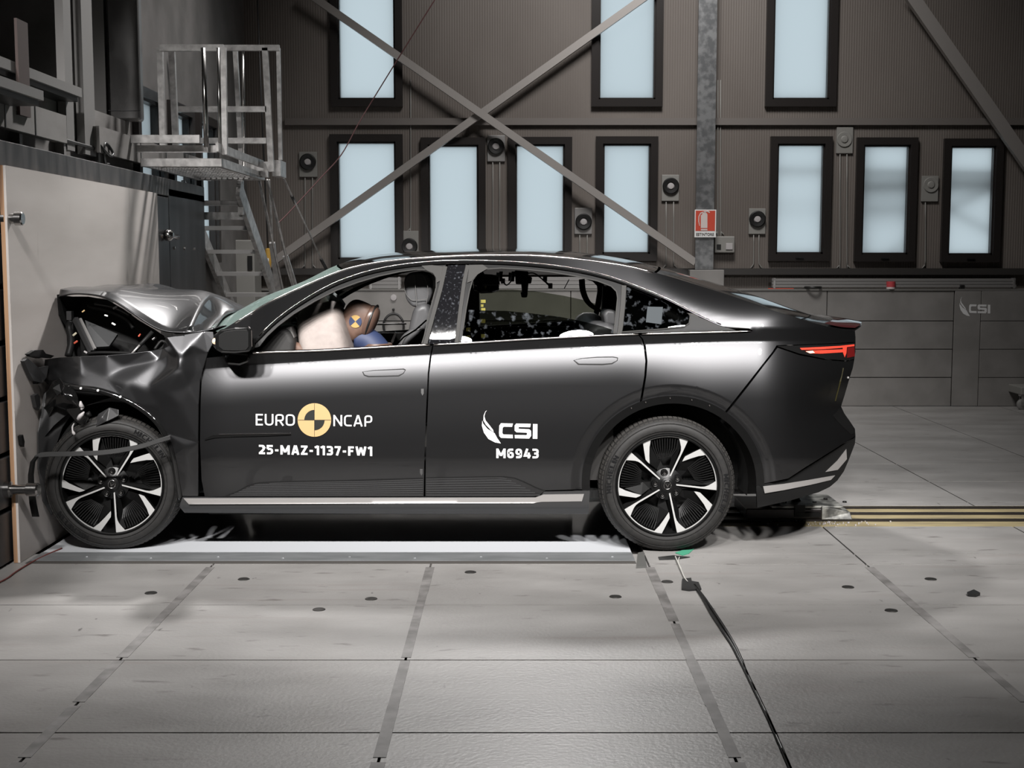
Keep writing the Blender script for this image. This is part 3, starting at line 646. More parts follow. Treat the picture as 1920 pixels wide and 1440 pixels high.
flat_post((422, 290), (419, 90), 2.64, 0.036); flat_post((306, 276), (300, 90), 2.75, 0.04); flat_post((330, 275), (322, 90), 3.3, 0.045)
flat_post((509, 322), (497, 90), 3.9, 0.045); flat_post((453, 312), (441, 90), 4.0, 0.035); flat_post((526, 300), (522, 90), 4.2, 0.03)
tb('guard_post', P(457, 315, 3.9), P(456, 90, 3.9), 0.011, M_chrome)
for y in (205, 264): bar('guard_rail', P(330, y, 3.9), P(500, y, 3.9), 0.04, 0.045, M_alu, pf)
bar('guard_rail', P(300, 90, 2.66), P(420, 90, 2.66), 0.04, 0.045, M_alu, pf); bar('guard_rail', P(322, 90, 3.9), P(524, 90, 3.9), 0.04, 0.045, M_alu, pf)
bx0, bx1 = P(462, 334, 4.1), P(530, 302, 4.1)
box('landing_edge', (bx0.x, 4.0, bx0.z), (P(507,334,4.1).x, 4.04, bx0.z + 0.055), M_alu, pf); box('landing_side', (P(515,334,4.1).x, 4.0, bx0.z + 0.01), (bx1.x, 4.25, bx1.z), M_alu, pf); box('landing_board', (P(460,322,4.2).x, 4.2, P(460,322,4.2).z), (P(512,300,4.2).x, 4.22, P(460,303,4.2).z), M_alu, pf)
st = empty('stairs', (-2.48, 5.3, 0), 'aluminium stairs leading down behind the barrier end', 'stairs')
xl, xr = -2.71, -2.25; ya, za, yb2, zb2 = 4.03, 2.12, 6.6, 0.59
for x in (xl, xr): bar('stringer', (x, ya, za), (x, yb2, zb2), 0.035, 0.15, M_alu, st)
nt = 8
box('lower_landing', (xl, 6.42, 0.0), (xr, 6.70, 0.5), M_alu2, st)
for k in range(nt):
    y = 4.22 + 0.336 * k; z = 2.02 - 0.2 * k
    box('tread', (xl + 0.02, y - 0.12, z - 0.035), (xr - 0.02, y + 0.10, z), M_alu2, st)
box('top_riser', (xl, 4.18, P(420, 412, 4.2).z), (xr, 4.2, P(420, 398, 4.2).z), M_alu, st)
box('hanger_post', (P(446,340,4.16).x, 4.14, P(447,403,4.16).z), (P(456,340,4.16).x, 4.18, ZP), M_alu, st)
pr = empty('prop_rods', P(520, 500, 5.5), 'thin aluminium prop tubes slanting down from the platform landing', 'tubes')
for (a, b, Y0, Y1, r) in [((501, 337), (556, 560), 4.2, 5.4, 0.012), ((486, 337), (534, 560), 4.2, 5.3, 0.011), ((505, 337), (512, 470), 4.3, 5.0, 0.008)]:
    tube('prop', [P(*a, Y0), P(*b, Y1)], r, M_alu, pr)
bar('prop_channel', P(510, 455, 4.9), P(524, 560, 5.2), 0.05, 0.03, M_alu, pr, up=(0, 1, 0))
bar('prop_channel', P(535, 480, 5.2), P(560, 560, 5.4), 0.05, 0.03, M_alu, pr, up=(0, 1, 0))
gs = empty('tie_rod', P(572, 420, 4.6), 'slim rod with dark ends slanting from the platform to the wall foot', 'rod')
tube('rod', [P(532, 334, 4.3), P(606, 494, 6.2)], 0.008, M_alu, gs, seg=8); tube('end_fitting', [P(602, 486, 6.1), P(612, 505, 6.2)], 0.016, M_black, gs); tube('turnbuckle', [P(547, 367, 4.65), P(553, 380, 4.8)], 0.014, M_black, gs)
tag(tube('slack_cable', spline([P(840, -40, 6.2), P(770, 72, 6.2), P(702, 182, 6.2), P(672, 232, 6.1), P(640, 290, 6.0), P(600, 335, 5.9), P(545, 395, 5.7), P(520, 420, 5.6)], 6), 0.006, mat('cable_red', (0.10, 0.04, 0.04), 0.6), None, seg=6), 'thin dark red cable sagging from the roof towards the stairs', 'cable')
# ================================================================ the crashed car
YC = 0.95                                     # its centre plane
M_paint = mat('grey_metallic_paint', (0.041, 0.041, 0.0425), 0.36, 0.9, coat=0.7, coat_rough=0.02)
M_gloss = mat('gloss_black_trim', (0.008, 0.008, 0.008), 0.08, coat=0.6)
M_satin = mat('satin_black', (0.010, 0.010, 0.010), 0.5, spec=0.18)
M_matt = mat('matt_black_void', (0.006, 0.006, 0.006), 0.75)
M_trimgrey = mat('window_channel_grey', (0.055, 0.054, 0.052), 0.7, spec=0.06)
M_sill = mat('sill_grey', (0.045, 0.045, 0.046), 0.4, 0.3)
M_bright = mat('bright_trim', (0.66, 0.62, 0.60), 0.16, 1.0)
M_decal = mat('white_decal', (0.72, 0.72, 0.72), 0.4)
M_decaly = mat('yellow_decal', (0.47, 0.32, 0.145), 0.5)
M_decalk = mat('black_decal', (0.015, 0.016, 0.014), 0.4)
M_tire = mat('tyre_rubber', (0.030, 0.028, 0.026), 0.62); noisy(M_tire, (0.008, 0.0076, 0.0073), (0.014, 0.013, 0.012), nscale=14, rough=(0.55, 0.75))
M_tread = mat('tyre_tread_dusty', (0.028, 0.0255, 0.023), 0.8)
M_rimdark = mat('rim_gloss_black', (0.006, 0.006, 0.006), 0.36, spec=0.3)
M_rimback = mat('rim_inner_black', (0.006, 0.006, 0.006), 0.5, spec=0.1)
M_rimcut = mat('rim_machined', (0.58, 0.58, 0.57), 0.35, 0.35)
M_screen = glass_mat('windscreen_green', (0.55, 0.72, 0.66), 0.05, film=(3, 0.0, 0.35, 0.30), dcol=(0.30, 0.40, 0.37))  # film covers the whole screen with an even pale green
M_privacy = glass_mat('privacy_glass', (0.10, 0.105, 0.10), 0.05, film=(30, 0.56, 0.80, 0.22))
M_tint = glass_mat('door_glass_tint', (0.30, 0.32, 0.26), 0.04)
M_pillarblk = mat('pillar_gloss_dusty', (0.008, 0.008, 0.009), 0.12); 
noisy(M_pillarblk, (0.007, 0.007, 0.008), (0.075, 0.08, 0.09), nscale=26, detail=7, lo=0.58, hi=0.76, rough=(0.03, 0.10))
M_reflr = mat('lamp_red', (0.60, 0.05, 0.03), 0.25, emit=(1.0, 0.12, 0.07), estr=0.15)
M_lens = mat('lamp_red_lens', (0.12, 0.008, 0.008), 0.08, coat=1.0)

belt = crv([(380,668),(400,666),(475,660),(590,656),(755,647),(855,642.5),(1000,634),(1150,626.5),(1300,622),(1408,619),(1500,613),(1610,607)])
shld = crv([(360,694),(480,684),(600,676.5),(800,665),(1000,654.5),(1200,645.5),(1400,639.5),(1500,640),(1620,640)])
DT = crv([(470,648),(478,640),(510,608),(540,584),(575,561),(620,536),(660,520),(700,508.5),(750,499),(800,493.5),(850,491),(900,491),(950,492.5),(1000,496),(1050,501.5),(1100,510),(1150,523),(1200,541),(1250,562),(1290,582),(1320,597),(1353,611.5)])
CT = crv([(395,631),(422,615.5),(460,592),(500,568),(555,541),(600,521.5),(642,505),(702,491.5),(750,485.5),(800,481.5),(860,478.5),(935,477),(1000,478),(1050,481.5),(1120,489.5),(1190,501),(1228,511)])
def plan(px):
    return 0.45 * (max(0.0, px - 1420) / 190) ** 2.2 + 0.10 * (max(0.0, 430 - px) / 150) ** 2
ARC = (1262.0, 906.0, 167.0, 160.0)           # rear arch: centre, half width, half height
def Yside(px, py):
    b, s = belt(px), shld(px)
    if py < b:
        d = b - py; y = 0.088 + 0.00098 * d + 0.0000031 * d * d
        if px > 1180:
            d0 = 12 + 16 * math.log1p(math.exp(max(-20.0, min(20.0, (b - DT(px) - 6) / 16))))
            if d > d0: y += 0.000022 * (d - d0) ** 2 * smooth01((px - 1180) / 100)
    elif py < s: y = 0.088 + 0.008 * (py - b) / (s - b)
    else:
        a = py - s
        q = smooth01((px - 1150) / 200); A, Wd = 0.043 + 0.024 * q, 72 + 40 * q
        t = min(1.0, a / Wd); y = 0.096 - A * (1 - (1 - t) ** 2) - 0.022 * smooth01(a / 170)
    if py > 855: y += 0.036 * smooth01((py - 855) / 80)
    y += plan(px)
    if px > 1050:
        r = math.hypot((px - ARC[0]) / ARC[2], (py - ARC[1]) / ARC[3])
        if r < 1.16: y += 0.022 * smooth01((1.16 - r) / 0.12)
    y -= 0.028
    if px > 1440 and py > 640:                # tuck of the rear corner above the lower valance
        y += 0.10 * smooth01((px - 1470) / 120) * math.exp(-((py - 765) / 45.0) ** 2)
    return y
def side_pt(px, py, off=0.0, yf=Yside):
    return P(px, py, yf(px, py) + off)
def side_n(px, py, yf=Yside):
    e = 1.5; a = side_pt(px + e, py, 0, yf) - side_pt(px - e, py, 0, yf); b = side_pt(px, py + e, 0, yf) - side_pt(px, py - e, 0, yf)
    n = a.cross(b).normalized(); return n if n.y < 0 else -n
def resample(poly, step):
    out = []
    for (a, b) in zip(poly, poly[1:] + poly[:1]):
        n = max(1, int(math.hypot(b[0] - a[0], b[1] - a[1]) / step))
        for k in range(n): out.append((a[0] + (b[0] - a[0]) * k / n, a[1] + (b[1] - a[1]) * k / n))
    return out
def panel(name, poly, m, parent, step=9.0, off=0.0, yf=Yside, rim=0.02, mirror=False, rim_m=None, rlo=None):
    """body panel: an outline in the side view lifted on to the body-side surface, with turned-in edges"""
    bd = resample(poly, step); pts = [Vector(p) for p in bd]
    xs = [p[0] for p in bd]; ys = [p[1] for p in bd]; x = min(xs) + step * 0.5; B = np.array(bd)
    while x < max(xs):
        y = min(ys) + step * 0.5
        while y < max(ys):
            if np.min((B[:, 0] - x) ** 2 + (B[:, 1] - y) ** 2) > (0.45 * step) ** 2: pts.append(Vector((x, y)))
            y += step
        x += step
    if yf is Yside: pts += [Vector(q) for q in FEATURE if min(xs) - 5 < q[0] < max(xs) + 5 and min(ys) - 5 < q[1] < max(ys) + 5]
    n = len(bd); r = delaunay_2d_cdt(pts, [(i, (i + 1) % n) for i in range(n)], [], 1, 1e-4)
    v2, f = r[0], [tuple(t) for t in r[2]]
    v = [side_pt(q[0], q[1], off, yf) for q in v2]; nr = [side_n(q[0], q[1], yf) for q in v2]
    fx = []
    for t in f:
        a, b, c = (v[i] for i in t); fx.append(t if (b - a).cross(c - a).y < 0 else t[::-1])
    k = len(v)
    if rim:
        loop = [side_pt(q[0], q[1], off, yf) for q in bd]; cx, cy = sum(xs) / n, sum(ys) / n
        for i in range(n):
            a, b = loop[i], loop[(i + 1) % n]; c, d = b + Vector((0, rim, 0)), a + Vector((0, rim, 0))
            nn = (b - a).cross(d - a)
            if nn.length < 1e-9: continue
            nn.normalize(); q = len(v); v += [a, b, c, d]; nr += [nn] * 4; fx.append((q, q + 1, q + 2, q + 3))
    o = mk(name, v, fx, m, parent, normals=nr)
    if mirror: mirror_copy(o, parent)
    return o
def mirror_copy(o, parent):
    c = o.copy(); COL.objects.link(c); c.parent = None; c.matrix_parent_inverse = Matrix.Identity(4)
    c.scale = (1, -1, 1); c.location = (0, 2 * YC, 0)
    c.parent = parent; c.matrix_parent_inverse = Matrix.Translation(-wloc(parent))
    return c
def arch(t0, t1, n=24, k=1.0, c=ARC):
    return [(c[0] + c[2] * k * math.cos(math.radians(t)), c[1] - c[3] * k * math.sin(math.radians(t))) for t in frange(t0, t1, n)]
def along(f, a, b, n=24, dy=0.0): return [(x, f(x) + dy) for x in frange(a, b, n)]

FEATURE = [(x, shld(x) + d) for x in frange(380, 1604, 240) for d in (-0.8, 0.8, 6)] + [q for k in (1.165, 1.145, 1.10, 1.055, 1.035) for q in arch(-5, 185, 90, k)]
car = empty('car', (0, YC, 0), 'dark grey metallic sedan with its front crushed against the plywood board', 'car')

# ---- doors
fd = panel('front_door', along(belt, 384, 810, 30, 4) + [(806,668),(802,700),(798.5,780),(795.5,860),(794.5,931),(384,931),(378,900),(375,830),(376,760),(379,694)], M_paint, car, mirror=False)
rd = panel('rear_door', along(belt, 813, 1197, 30, 4) + [(1203,636),(1207,650),(1210,677),(1208,705),(1203,735),(1199,757)] + arch(113, 184, 22, 1.02) + [(1022,919.5),(1012,928),(1000,931),(797.5,931),(798.5,860),(801.5,780),(805,700),(809,668)], M_paint, car)
qp = panel('rear_quarter_panel',
    [(1228,511),(1262,520.5),(1296,531),(1335,543),(1374,555.5),(1413,569),(1452,583),(1490,594.5),(1517,603),(1550,612),(1583,619),(1602,621),(1604,632),(1604,641)]
    + [(1560,644),(1500,646),(1456,647.5),(1448,660),(1429,684),(1400,721),(1374,754),(1357,775)] + arch(55, 112, 18, 1.02)[0:]
    + [(1203,757),(1207,735),(1212,705),(1214,677),(1211,650),(1206,636),(1200,629)] + along(belt, 1203, 1404, 14, 4) + [(1412,620)]
    + [(1404,615.5),(1375,613.5),(1355,612)] + [(x, DT(x)) for x in frange(1345, 1232, 12)], M_paint, car, step=8)
rb = panel('rear_bumper',
    [(1458,652),(1499,666),(1546,675),(1586,678.5),(1600,675)] + [(1599,690),(1592,712),(1584,740),(1577,762),(1583,775),(1593,789),(1603,804),(1604,817)]
    + [(1560,845),(1510,876),(1478,897),(1420,909),(1430,905)] + arch(2, 53, 18, 1.02) + [(1360,777),(1377,757),(1403,724),(1432,686),(1451,662)], M_paint, car, step=8)
# far side of the same shell
for o in (fd, rd, qp, rb): mirror_copy(o, car)
# ---- body-side frame: A pillar, cant rail
def Yrail(px, py):
    t = DT(min(max(px, 470), 1353)) if px > 470 else 648 + (470 - px) * 0.1
    if py >= t: return Yside(px, py)
    k = 0.0026 + (0.00150 - 0.0026) * smooth01((px - 900) / 260)
    q = smooth01((px - 1050) / 150); y = Yside(px, t) + (t - py) * k
    return y + (Yside(px, py) - y) * q if q else y
panel('roof_rail', along(CT, 398, 1228, 60) + [(1232, DT(1232))] + along(DT, 1228, 478, 60) + [(474,650),(440,656),(405,655),(392,640)], M_paint, car, step=7, mirror=True, rim=0.03, yf=Yrail)
# window surround trims (bright edge lines)
def side_strip(name, pts, w, m, parent, off=-0.004, d=0.012, n=None, rnd=False):
    v, f = [], []; k = len(pts)
    for i, (x, y) in enumerate(pts):
        x0, y0 = pts[max(i-1, 0)]; x1, y1 = pts[min(i+1, k-1)]; l = math.hypot(x1-x0, y1-y0) or 1; nx, ny = -(y1-y0)/l, (x1-x0)/l
        ww = w[i] if isinstance(w, (list, tuple)) else w
        for s, o in (((-0.5, 0.006), (-0.25, off * 0.72), (0.12, off), (0.5, 0.006)) if rnd else ((-0.5, 0.008), (-0.42, off), (0.42, off), (0.5, 0.008))): v.append(P(x + nx*ww*s, y + ny*ww*s, Yside(x, y) + o))
    for i in range(k - 1):
        for j in range(3): f.append((i*4+j, i*4+j+1, (i+1)*4+j+1, (i+1)*4+j))
    f += [(0, 1, 2, 3), tuple((k-1)*4 + j for j in (3, 2, 1, 0))]
    o = mk(name, v, f, m, parent, smooth=rnd); return o
o = side_strip('belt_trim', along(belt, 474, 806, 30, 1.5), 5.5, M_bright, fd, off=-0.010, rnd=True)
o = side_strip('belt_trim', along(belt, 813, 1197, 30, 1.5), 5.0, M_bright, rd, off=-0.010, rnd=True)
o = side_strip('belt_trim', along(belt, 1203, 1408, 16, 1.5), [5.0]*14 + [4, 3, 1.5], M_bright, qp, off=-0.010, rnd=True)
o = side_strip('window_top_trim', along(DT, 478, 1240, 70, 2.0), 3.0, M_gloss, car, off=-0.008); mirror_copy(o, car)
o = side_strip('drip_rail', along(DT, 486, 1352, 76, -3.0), 2.0, M_bright, car, off=-0.007, rnd=True); mirror_copy(o, car)
o = mk('roof_seam', *tubev([P(x, CT(x) + 1, Yrail(x, CT(x) + 1) - 0.002) for x in frange(440, 1225, 60)], 0.004, 6), M_bright, car, smooth=True)
# ---- window frames: front opening, B pillar, rear opening, quarter light
# inner boundary of openings
F_in = [(486,650),(500,632),(520,613),(550,590),(590,566),(630,546),(670,531),(710,519),(750,510.5),(780,506.5),(800,507),(812,512),(818,522),(818,540),(812,562),(803,595),(796,630),(791,645.5)]
R_in = [(864,641),(868,620),(874,580),(880,548),(886,527),(896,514),(912,506),(940,504),(980,506),(1030,511),(1080,519),(1120,528),(1146,538),(1156,548),(1158,560),(1155,590),(1151,627)]
def ring_panel(name, outer, inner, m, parent, step=7, off=0.0, rim=0.04, yf=Yside):
    """frame between two outlines that share their ends: outer left to right, inner left to right"""
    return panel(name, outer + inner[::-1], m, parent, step, off, yf, rim)
frm = ring_panel('front_window_frame', [(478,652)] + along(DT, 480, 836, 34, 4) + [(829,530),(812,590),(800,645)], F_in, M_satin, fd, off=0.006); mirror_copy(frm, car)
frr = ring_panel('rear_window_frame', [(853,643),(861,600),(868,560),(875,520),(879,495)] + along(DT, 882, 1168, 30, 4) + [(1172,545),(1168,590),(1163,627)], R_in, M_satin, rd, off=0.006); mirror_copy(frr, car)
side_strip('run_channel', [(835,499),(826,540),(812,590),(797,646)], 9, M_trimgrey, fd, off=-0.002)
side_strip('run_channel', [(877,497),(870,530),(864,575),(856,643)], 8, M_trimgrey, rd, off=-0.002)
side_strip('run_channel', [(1170,535),(1168,570),(1164,610),(1161,627)], 10, M_trimgrey, rd, off=-0.002)
for pts, par in ((F_in, fd), (R_in, rd)):
    side_strip('window_seal', [(p[0], p[1] - 1.5) for p in pts[1:]], 2.4, M_trimgrey, par, off=0.002)
panel('corner_plate', [(800,507),(812,512),(818,522),(819,530),(829,524),(836,500),(810,497),(790,498)], M_trimgrey, fd, off=-0.001, rim=0.01)
panel('corner_plate', [(896,514),(884,527),(876,530),(880,497),(905,496),(915,503)], M_trimgrey, rd, off=-0.001, rim=0.01)
bp = panel('b_pillar', [(840,497),(833,530),(818,585),(803,645),(853,642.5),(858,600),(866,550),(874,496)], M_pillarblk, car, off=0.012); mirror_copy(bp, car)
qg = panel('quarter_glass', [(1172,548)] + along(DT, 1176, 1290, 14, 6) + [(1293,592),(1291,604),(1284,611),(1240,615),(1166,621)], M_privacy, car, off=0.010, rim=0); mirror_copy(qg, car)
panel('quarter_backing', [(1172,548)] + along(DT, 1176, 1290, 14, 6) + [(1293,592),(1291,604),(1284,611),(1240,615),(1166,621)], M_matt, car, off=0.10, rim=0, mirror=True)
side_strip('quarter_glass_frame', [(1166,622.5),(1240,617),(1282,613),(1292,606),(1294,594)], 2.2, M_trimgrey, car, off=-0.002)
panel('quarter_trim', [(1294,589),(1292,606),(1284,613),(1240,618),(1163,624.5)] + along(belt, 1170, 1380, 14, -1) + [(1353,612),(1322,599)], M_satin, car, off=0.004, rim=0.01, mirror=True)
panel('reflective_card', [(1214,575),(1243,575.5),(1240,608),(1211,604)], mat('card_grey', (0.06, 0.067, 0.072), 0.8, spec=0.05), qg, off=0.006, rim=0)  # reflective card; the lamp reflection on it is put in as flat colour
# glass in the near rear door, half lowered; far one the same
g_in = [(862,580),(900,582),(950,583),(1000,588),(1050,594),(1090,602),(1130,612),(1150,619),(1152,628),(1060,634),(960,639),(862,645)]
gl = panel('door_glass', g_in, M_privacy, rd, yf=lambda x, y: 0.078 + 0.00104 * (belt(x) - y) + 0.0000014 * (belt(x) - y) ** 2, rim=0)
g_far = [(862,556),(900,556),(960,556),(1020,561),(1080,571),(1130,582),(1160,592),(1160,627),(1060,634),(960,639),(862,645)]
fg = panel('door_glass', g_far, M_tint, rd, off=0.018, rim=0); fg.parent = None; fg.scale = (1, -1, 1); fg.location = (0, 2 * YC, 0); fg.matrix_parent_inverse = Matrix.Identity(4); attach(fg, car)
# ---- handles, vents, ribs
def handle(poly, par):
    panel('handle_recess', [(x, y) for x, y in poly], M_matt, par, off=-0.0015, rim=0, step=5)
    c = (sum(p[0] for p in poly) / len(poly), sum(p[1] for p in poly) / len(poly))
    panel('door_handle', [(c[0] + (x - c[0]) * 0.955, c[1] + (y - c[1]) * 0.74) for x, y in poly], M_paint, par, off=-0.0035, rim=0.003, step=5)
handle([(679,697),(700,694),(740,692),(757,691),(761,693),(757,700),(748,705.5),(720,706.5),(690,707),(682,704)], fd)
handle([(1075,675.5),(1090,671.5),(1120,669),(1150,668.5),(1159,670.5),(1158,676),(1148,682.5),(1130,684.5),(1084,684)], rd)
side_strip('wing_blade', [(384,824),(400,818.5),(440,816.5),(500,815.5),(545,814.5)], [3, 7, 6, 5, 2], M_gloss, fd, off=-0.006)
side_strip('blade_highlight', [(410,815.2),(450,814.2),(500,813.6),(545,813.2)], 1.3, M_bright, fd, off=-0.008)
for k in range(8):
    t = k / 7; y0 = 902.5 + 26 * t - 1.5 * (1 - t); xa = 484 - 52 * t if k else 505
    side_strip('sill_rib', [(xa, y0 + 5 * (1 - t)), (560, y0 + 3.6 * (1 - t)), (680, y0 + 1.6 * (1 - t)), (793, y0 - 2 * (1 - t))], 1.9, M_sill, fd, off=-0.0035)
    xb = 950 + 62 * t
    side_strip('sill_rib', [(799, y0 - 3 * (1 - t)), (880, y0 - 4.5 * (1 - t)), (xb - 20, y0 - 6 * (1 - t)), (xb, y0 - 4 * (1 - t))], 1.9, M_sill, rd, off=-0.0035)
side_strip('rib_border', [(422,931),(445,922),(465,911),(485,905.5),(520,904),(640,901.5),(793,897)], 2.0, M_satin, fd, off=-0.003)
side_strip('rib_border', [(799,896.5),(880,895),(945,894),(965,897),(985,905),(1005,915),(1022,921)], 2.0, M_satin, rd, off=-0.003)
# ---- sill
def Ysill(px, py): return 0.030 + 0.045 * smooth01((py - 944) / 24) + (0.004 if py < 944 else 0)
panel('sill_cover', [(342,932.5),(1012,932.5),(1020,922),(1106,920.5),(1103,964),(700,963.5),(346,961.5),(336,950)], M_sill, car, yf=Ysill, mirror=True, step=10)
def ypoly(name, poly, m, parent, yf, off, rim=0.01): return panel(name, poly, m, parent, 9, off, yf, rim)
ypoly('sill_bright_strip', [(344,934.5),(700,933.5),(1004,933),(1019,927.5),(1095,926.5),(1091,940),(1016,941),(1000,943),(700,944),(354,945.5)], mat('sill_bright', (0.40, 0.385, 0.375), 0.3, 0.45), car, Ysill, -0.006)
# ---- rear lower valance, bright strips
def Yval(px, py): return 0.025 + 0.45 * (max(0.0, px - 1425) / 185) ** 2.2 + 0.03 * smooth01((py - 915) / 40) - 0.0
val = panel('rear_valance', [(1418,911),(1478,898.5),(1512,877),(1562,846),(1604,820),(1603,832),(1597,848),(1590,866),(1582,884),(1570,901),(1556,913),(1535,923),(1480,939),(1420,952)], M_satin, car, yf=Yval, mirror=True, step=8)
ypoly('valance_strip', [(1431,912),(1470,907.5),(1520,899.5),(1566,891.5),(1558,900),(1520,909),(1470,919),(1434,925)], MATS['sill_bright'], val, Yval, -0.007)
ypoly('valance_strip', [(1548,885),(1570,864),(1587,842),(1588,861),(1571,881)], MATS['sill_bright'], val, Yval, -0.007)
panel('bumper_inset', [(1562,780),(1575,765),(1585,778),(1597,797),(1603,812),(1596,815),(1583,803),(1570,790)], M_gloss, rb, off=-0.004, rim=0.004)
o = side_strip('yellow_mark', [(1581,690),(1575,715),(1566,752)], [3, 4.5, 3], mat('yellow_smear', (0.022, 0.019, 0.006), 0.5, spec=0.1), rb, off=-0.0025)
# ---- tail lamp
tlh = panel('tail_lamp', [(1457,649),(1500,647.5),(1560,645.5),(1603,643),(1604,660),(1601,673),(1587,676),(1546,672.5),(1499,663)], M_gloss, car, step=6, mirror=True)
panel('light_bar', [(1500,652.5),(1540,650.5),(1575,648.5),(1602,645.5),(1602,649),(1575,652.5),(1540,655),(1503,656)], M_reflr, tlh, off=-0.004, rim=0.004, step=5)
panel('light_bar', [(1510,658),(1540,656.5),(1580,655),(1581,660.5),(1540,663),(1518,662.5)], M_reflr, tlh, off=-0.004, rim=0.004, step=5)
panel('light_bar', [(1580,651),(1588,650.5),(1587,662),(1584,670),(1581,662)], M_reflr, tlh, off=-0.004, rim=0.004, step=5)
panel('lamp_lens', [(1589,652),(1602,650),(1603,668),(1588,671)], M_lens, tlh, off=-0.004, rim=0.004, step=5)
panel('indicator', [(1511,659),(1524,657.5),(1528,661.5),(1519,662.6)], mat('lamp_amber', (0.9, 0.55, 0.4), 0.3, emit=(1, 0.5, 0.35), estr=0.7), tlh, off=-0.0045, rim=0, step=4)
# ---- roof, screens, boot: lofted across the car
def loft(name, edge, centre, m, parent, ns=24, nu=20, pw=2.3, yedge=None, off=0.0, cy=YC):
    """edge and centre: pixel curves sampled at the same stations; swept across to the far side"""
    v, f = [], []; us = frange(-1, 1, nu)
    for (e, c) in zip(edge, centre):
        E = side_pt(e[0], e[1], 0, Yrail if e[0] < 1229 else Yside) if len(e) == 2 else P(e[0], e[1], e[2]); Cc = P(c[0], c[1], cy)
        for u in us:
            w = 1 - abs(u) ** pw; y = cy + (E.y - cy) * abs(u) * (1 if u < 0 else -1)
            x = E.x + (Cc.x - E.x) * w; z = E.z + (Cc.z - E.z) * w + off
            v.append((x, y, z))
    n = nu + 1
    for i in range(len(edge) - 1):
        for j in range(nu): f.append((i*n + j, i*n + j + 1, (i+1)*n + j + 1, (i+1)*n + j))
    o = mk(name, v, f, m, parent, smooth=True)
    bm = bmesh.new(); bm.from_mesh(o.data); bmesh.ops.recalc_face_normals(bm, faces=bm.faces); bm.to_mesh(o.data); bm.free()
    return o
Rf = crv([(404,613),(412,607),(450,585),(500,557),(580,525.5),(640,495.5),(700,479),(790,470.5),(860,467.5),(935,466),(1020,468),(1100,475),(1165,485),(1230,499.5)])
loft('roof', [(x, CT(x)) for x in frange(644, 1226, 30)], [(x, Rf(x)) for x in frange(644, 1226, 30)], M_gloss, car)
loft('windscreen', [(x, CT(x)) for x in frange(410, 640, 16)], [(x, Rf(x)) for x in frange(410, 640, 16)], M_screen, car)
ED = crv([(1228,511),(1296,531),(1374,555.5),(1452,583),(1517,603),(1583,619),(1603,620)])
RD = crv([(1230,499.5),(1300,520),(1400,550),(1480,578),(1515,589),(1540,594),(1570,597),(1604,603)])
loft('rear_window', [(x, ED(x)) for x in frange(1231, 1500, 16)], [(x, RD(x)) for x in frange(1231, 1500, 16)], M_gloss, car)
loft('boot_lid', [(x, ED(x)) for x in frange(1503, 1603, 10)], [(x, RD(x)) for x in frange(1503, 1603, 10)], M_paint, car)
# red reflecting lamp glass on the spoiler edge, shattered glints
sp = loft('spoiler_lip', [(x, ED(x) - 4) for x in frange(1545, 1603, 6)], [(x, RD(x) - 2) for x in frange(1545, 1603, 6)], mat('spoiler_gloss', (0.05, 0.01, 0.012), 0.06, coat=1.0), car, off=0.004)
# rear closing surface
RE = [(1603,620),(1604,632),(1604,645),(1602,673),(1599,690),(1592,712),(1584,740),(1577,762),(1583,775),(1593,789),(1603,804),(1604,820),(1602,834),(1597,848),(1590,866),(1582,884),(1570,901),(1556,913),(1535,923)]
v, f = [], []
for (x, y) in RE:
    E = side_pt(x, y) if y < 818 else P(x, y, Yval(x, y))
    for u in frange(-1, 1, 8): v.append((E.x + 0.05 * (1 - u * u), YC + (E.y - YC) * abs(u) * (1 if u < 0 else -1), E.z))
for i in range(len(RE) - 1):
    for j in range(8): f.append((i*9+j, i*9+j+1, (i+1)*9+j+1, (i+1)*9+j))
mk('rear_panel', v, f, M_paint, car, smooth=True)
lathe('parking_sensor', [(0, -0.006), (0.005, -0.005), (0.007, 0)], side_pt(1590, 708), M_alu, rb, seg=10)
# ---- rear wheel arch trim and well
def arch_band(name, k0, k1, t0, t1, m, parent, off, c=ARC, n=40, yf=Yside, depth=0.03):
    v, f = [], []
    for (a, b) in zip(arch(t0, t1, n, k0, c), arch(t0, t1, n, k1, c)):
        Y = yf(*a) + off; v += [P(*a, Y + 0.01), P(*a, Y), P(*b, Y + 0.004), P(*b, Y + depth)]
    for i in range(n):
        for j in range(3): f.append((i*4+j, i*4+j+1, (i+1)*4+j+1, (i+1)*4+j))
    return mk(name, v, f, m, parent, smooth=False)
ab = arch_band('rear_arch_trim', 1.025, 0.935, -6, 186, mat('arch_black', (0.006, 0.006, 0.006), 0.22, spec=0.2), car, -0.008, depth=0.05); mirror_copy(ab, car)
for t in (92, 78, 66, 108, 118): 
    a = arch(t, t + 1, 1, 1.0)[0]; lathe('trim_clip', [(0, -0.012), (0.004, -0.011), (0.005, 0)], side_pt(*a), M_bright, ab, seg=8)
def well(name, c, Y0, Y1, r):
    mb = MB(); vv, ff = lathev([(r, Y0), (r, Y1), (0.0, Y1)], (c.x, 0, c.z), 'y', 40); mb.add(vv, ff); return mb.build(name, M_matt, car)
WR, WF = P(1252, 905, 0.03), P(209, 907, 0.06)
WR.z = 0.357; WF.z = 0.357
for w in (WR, WF):
    for s in (0, 1):
        y0 = 0.10 if s == 0 else 2 * YC - 0.42; y1 = 0.42 if s == 0 else 2 * YC - 0.10
        v_, f_ = lathev([(0.435, y0), (0.435, y1)], (w.x, 0, w.z), 'y', 40)
        keep = [q for q in f_ if sum(v_[i][2] for i in q) / 4 > w.z - 0.05]
        mk('wheel_liner', v_, keep, M_matt, car, smooth=True)
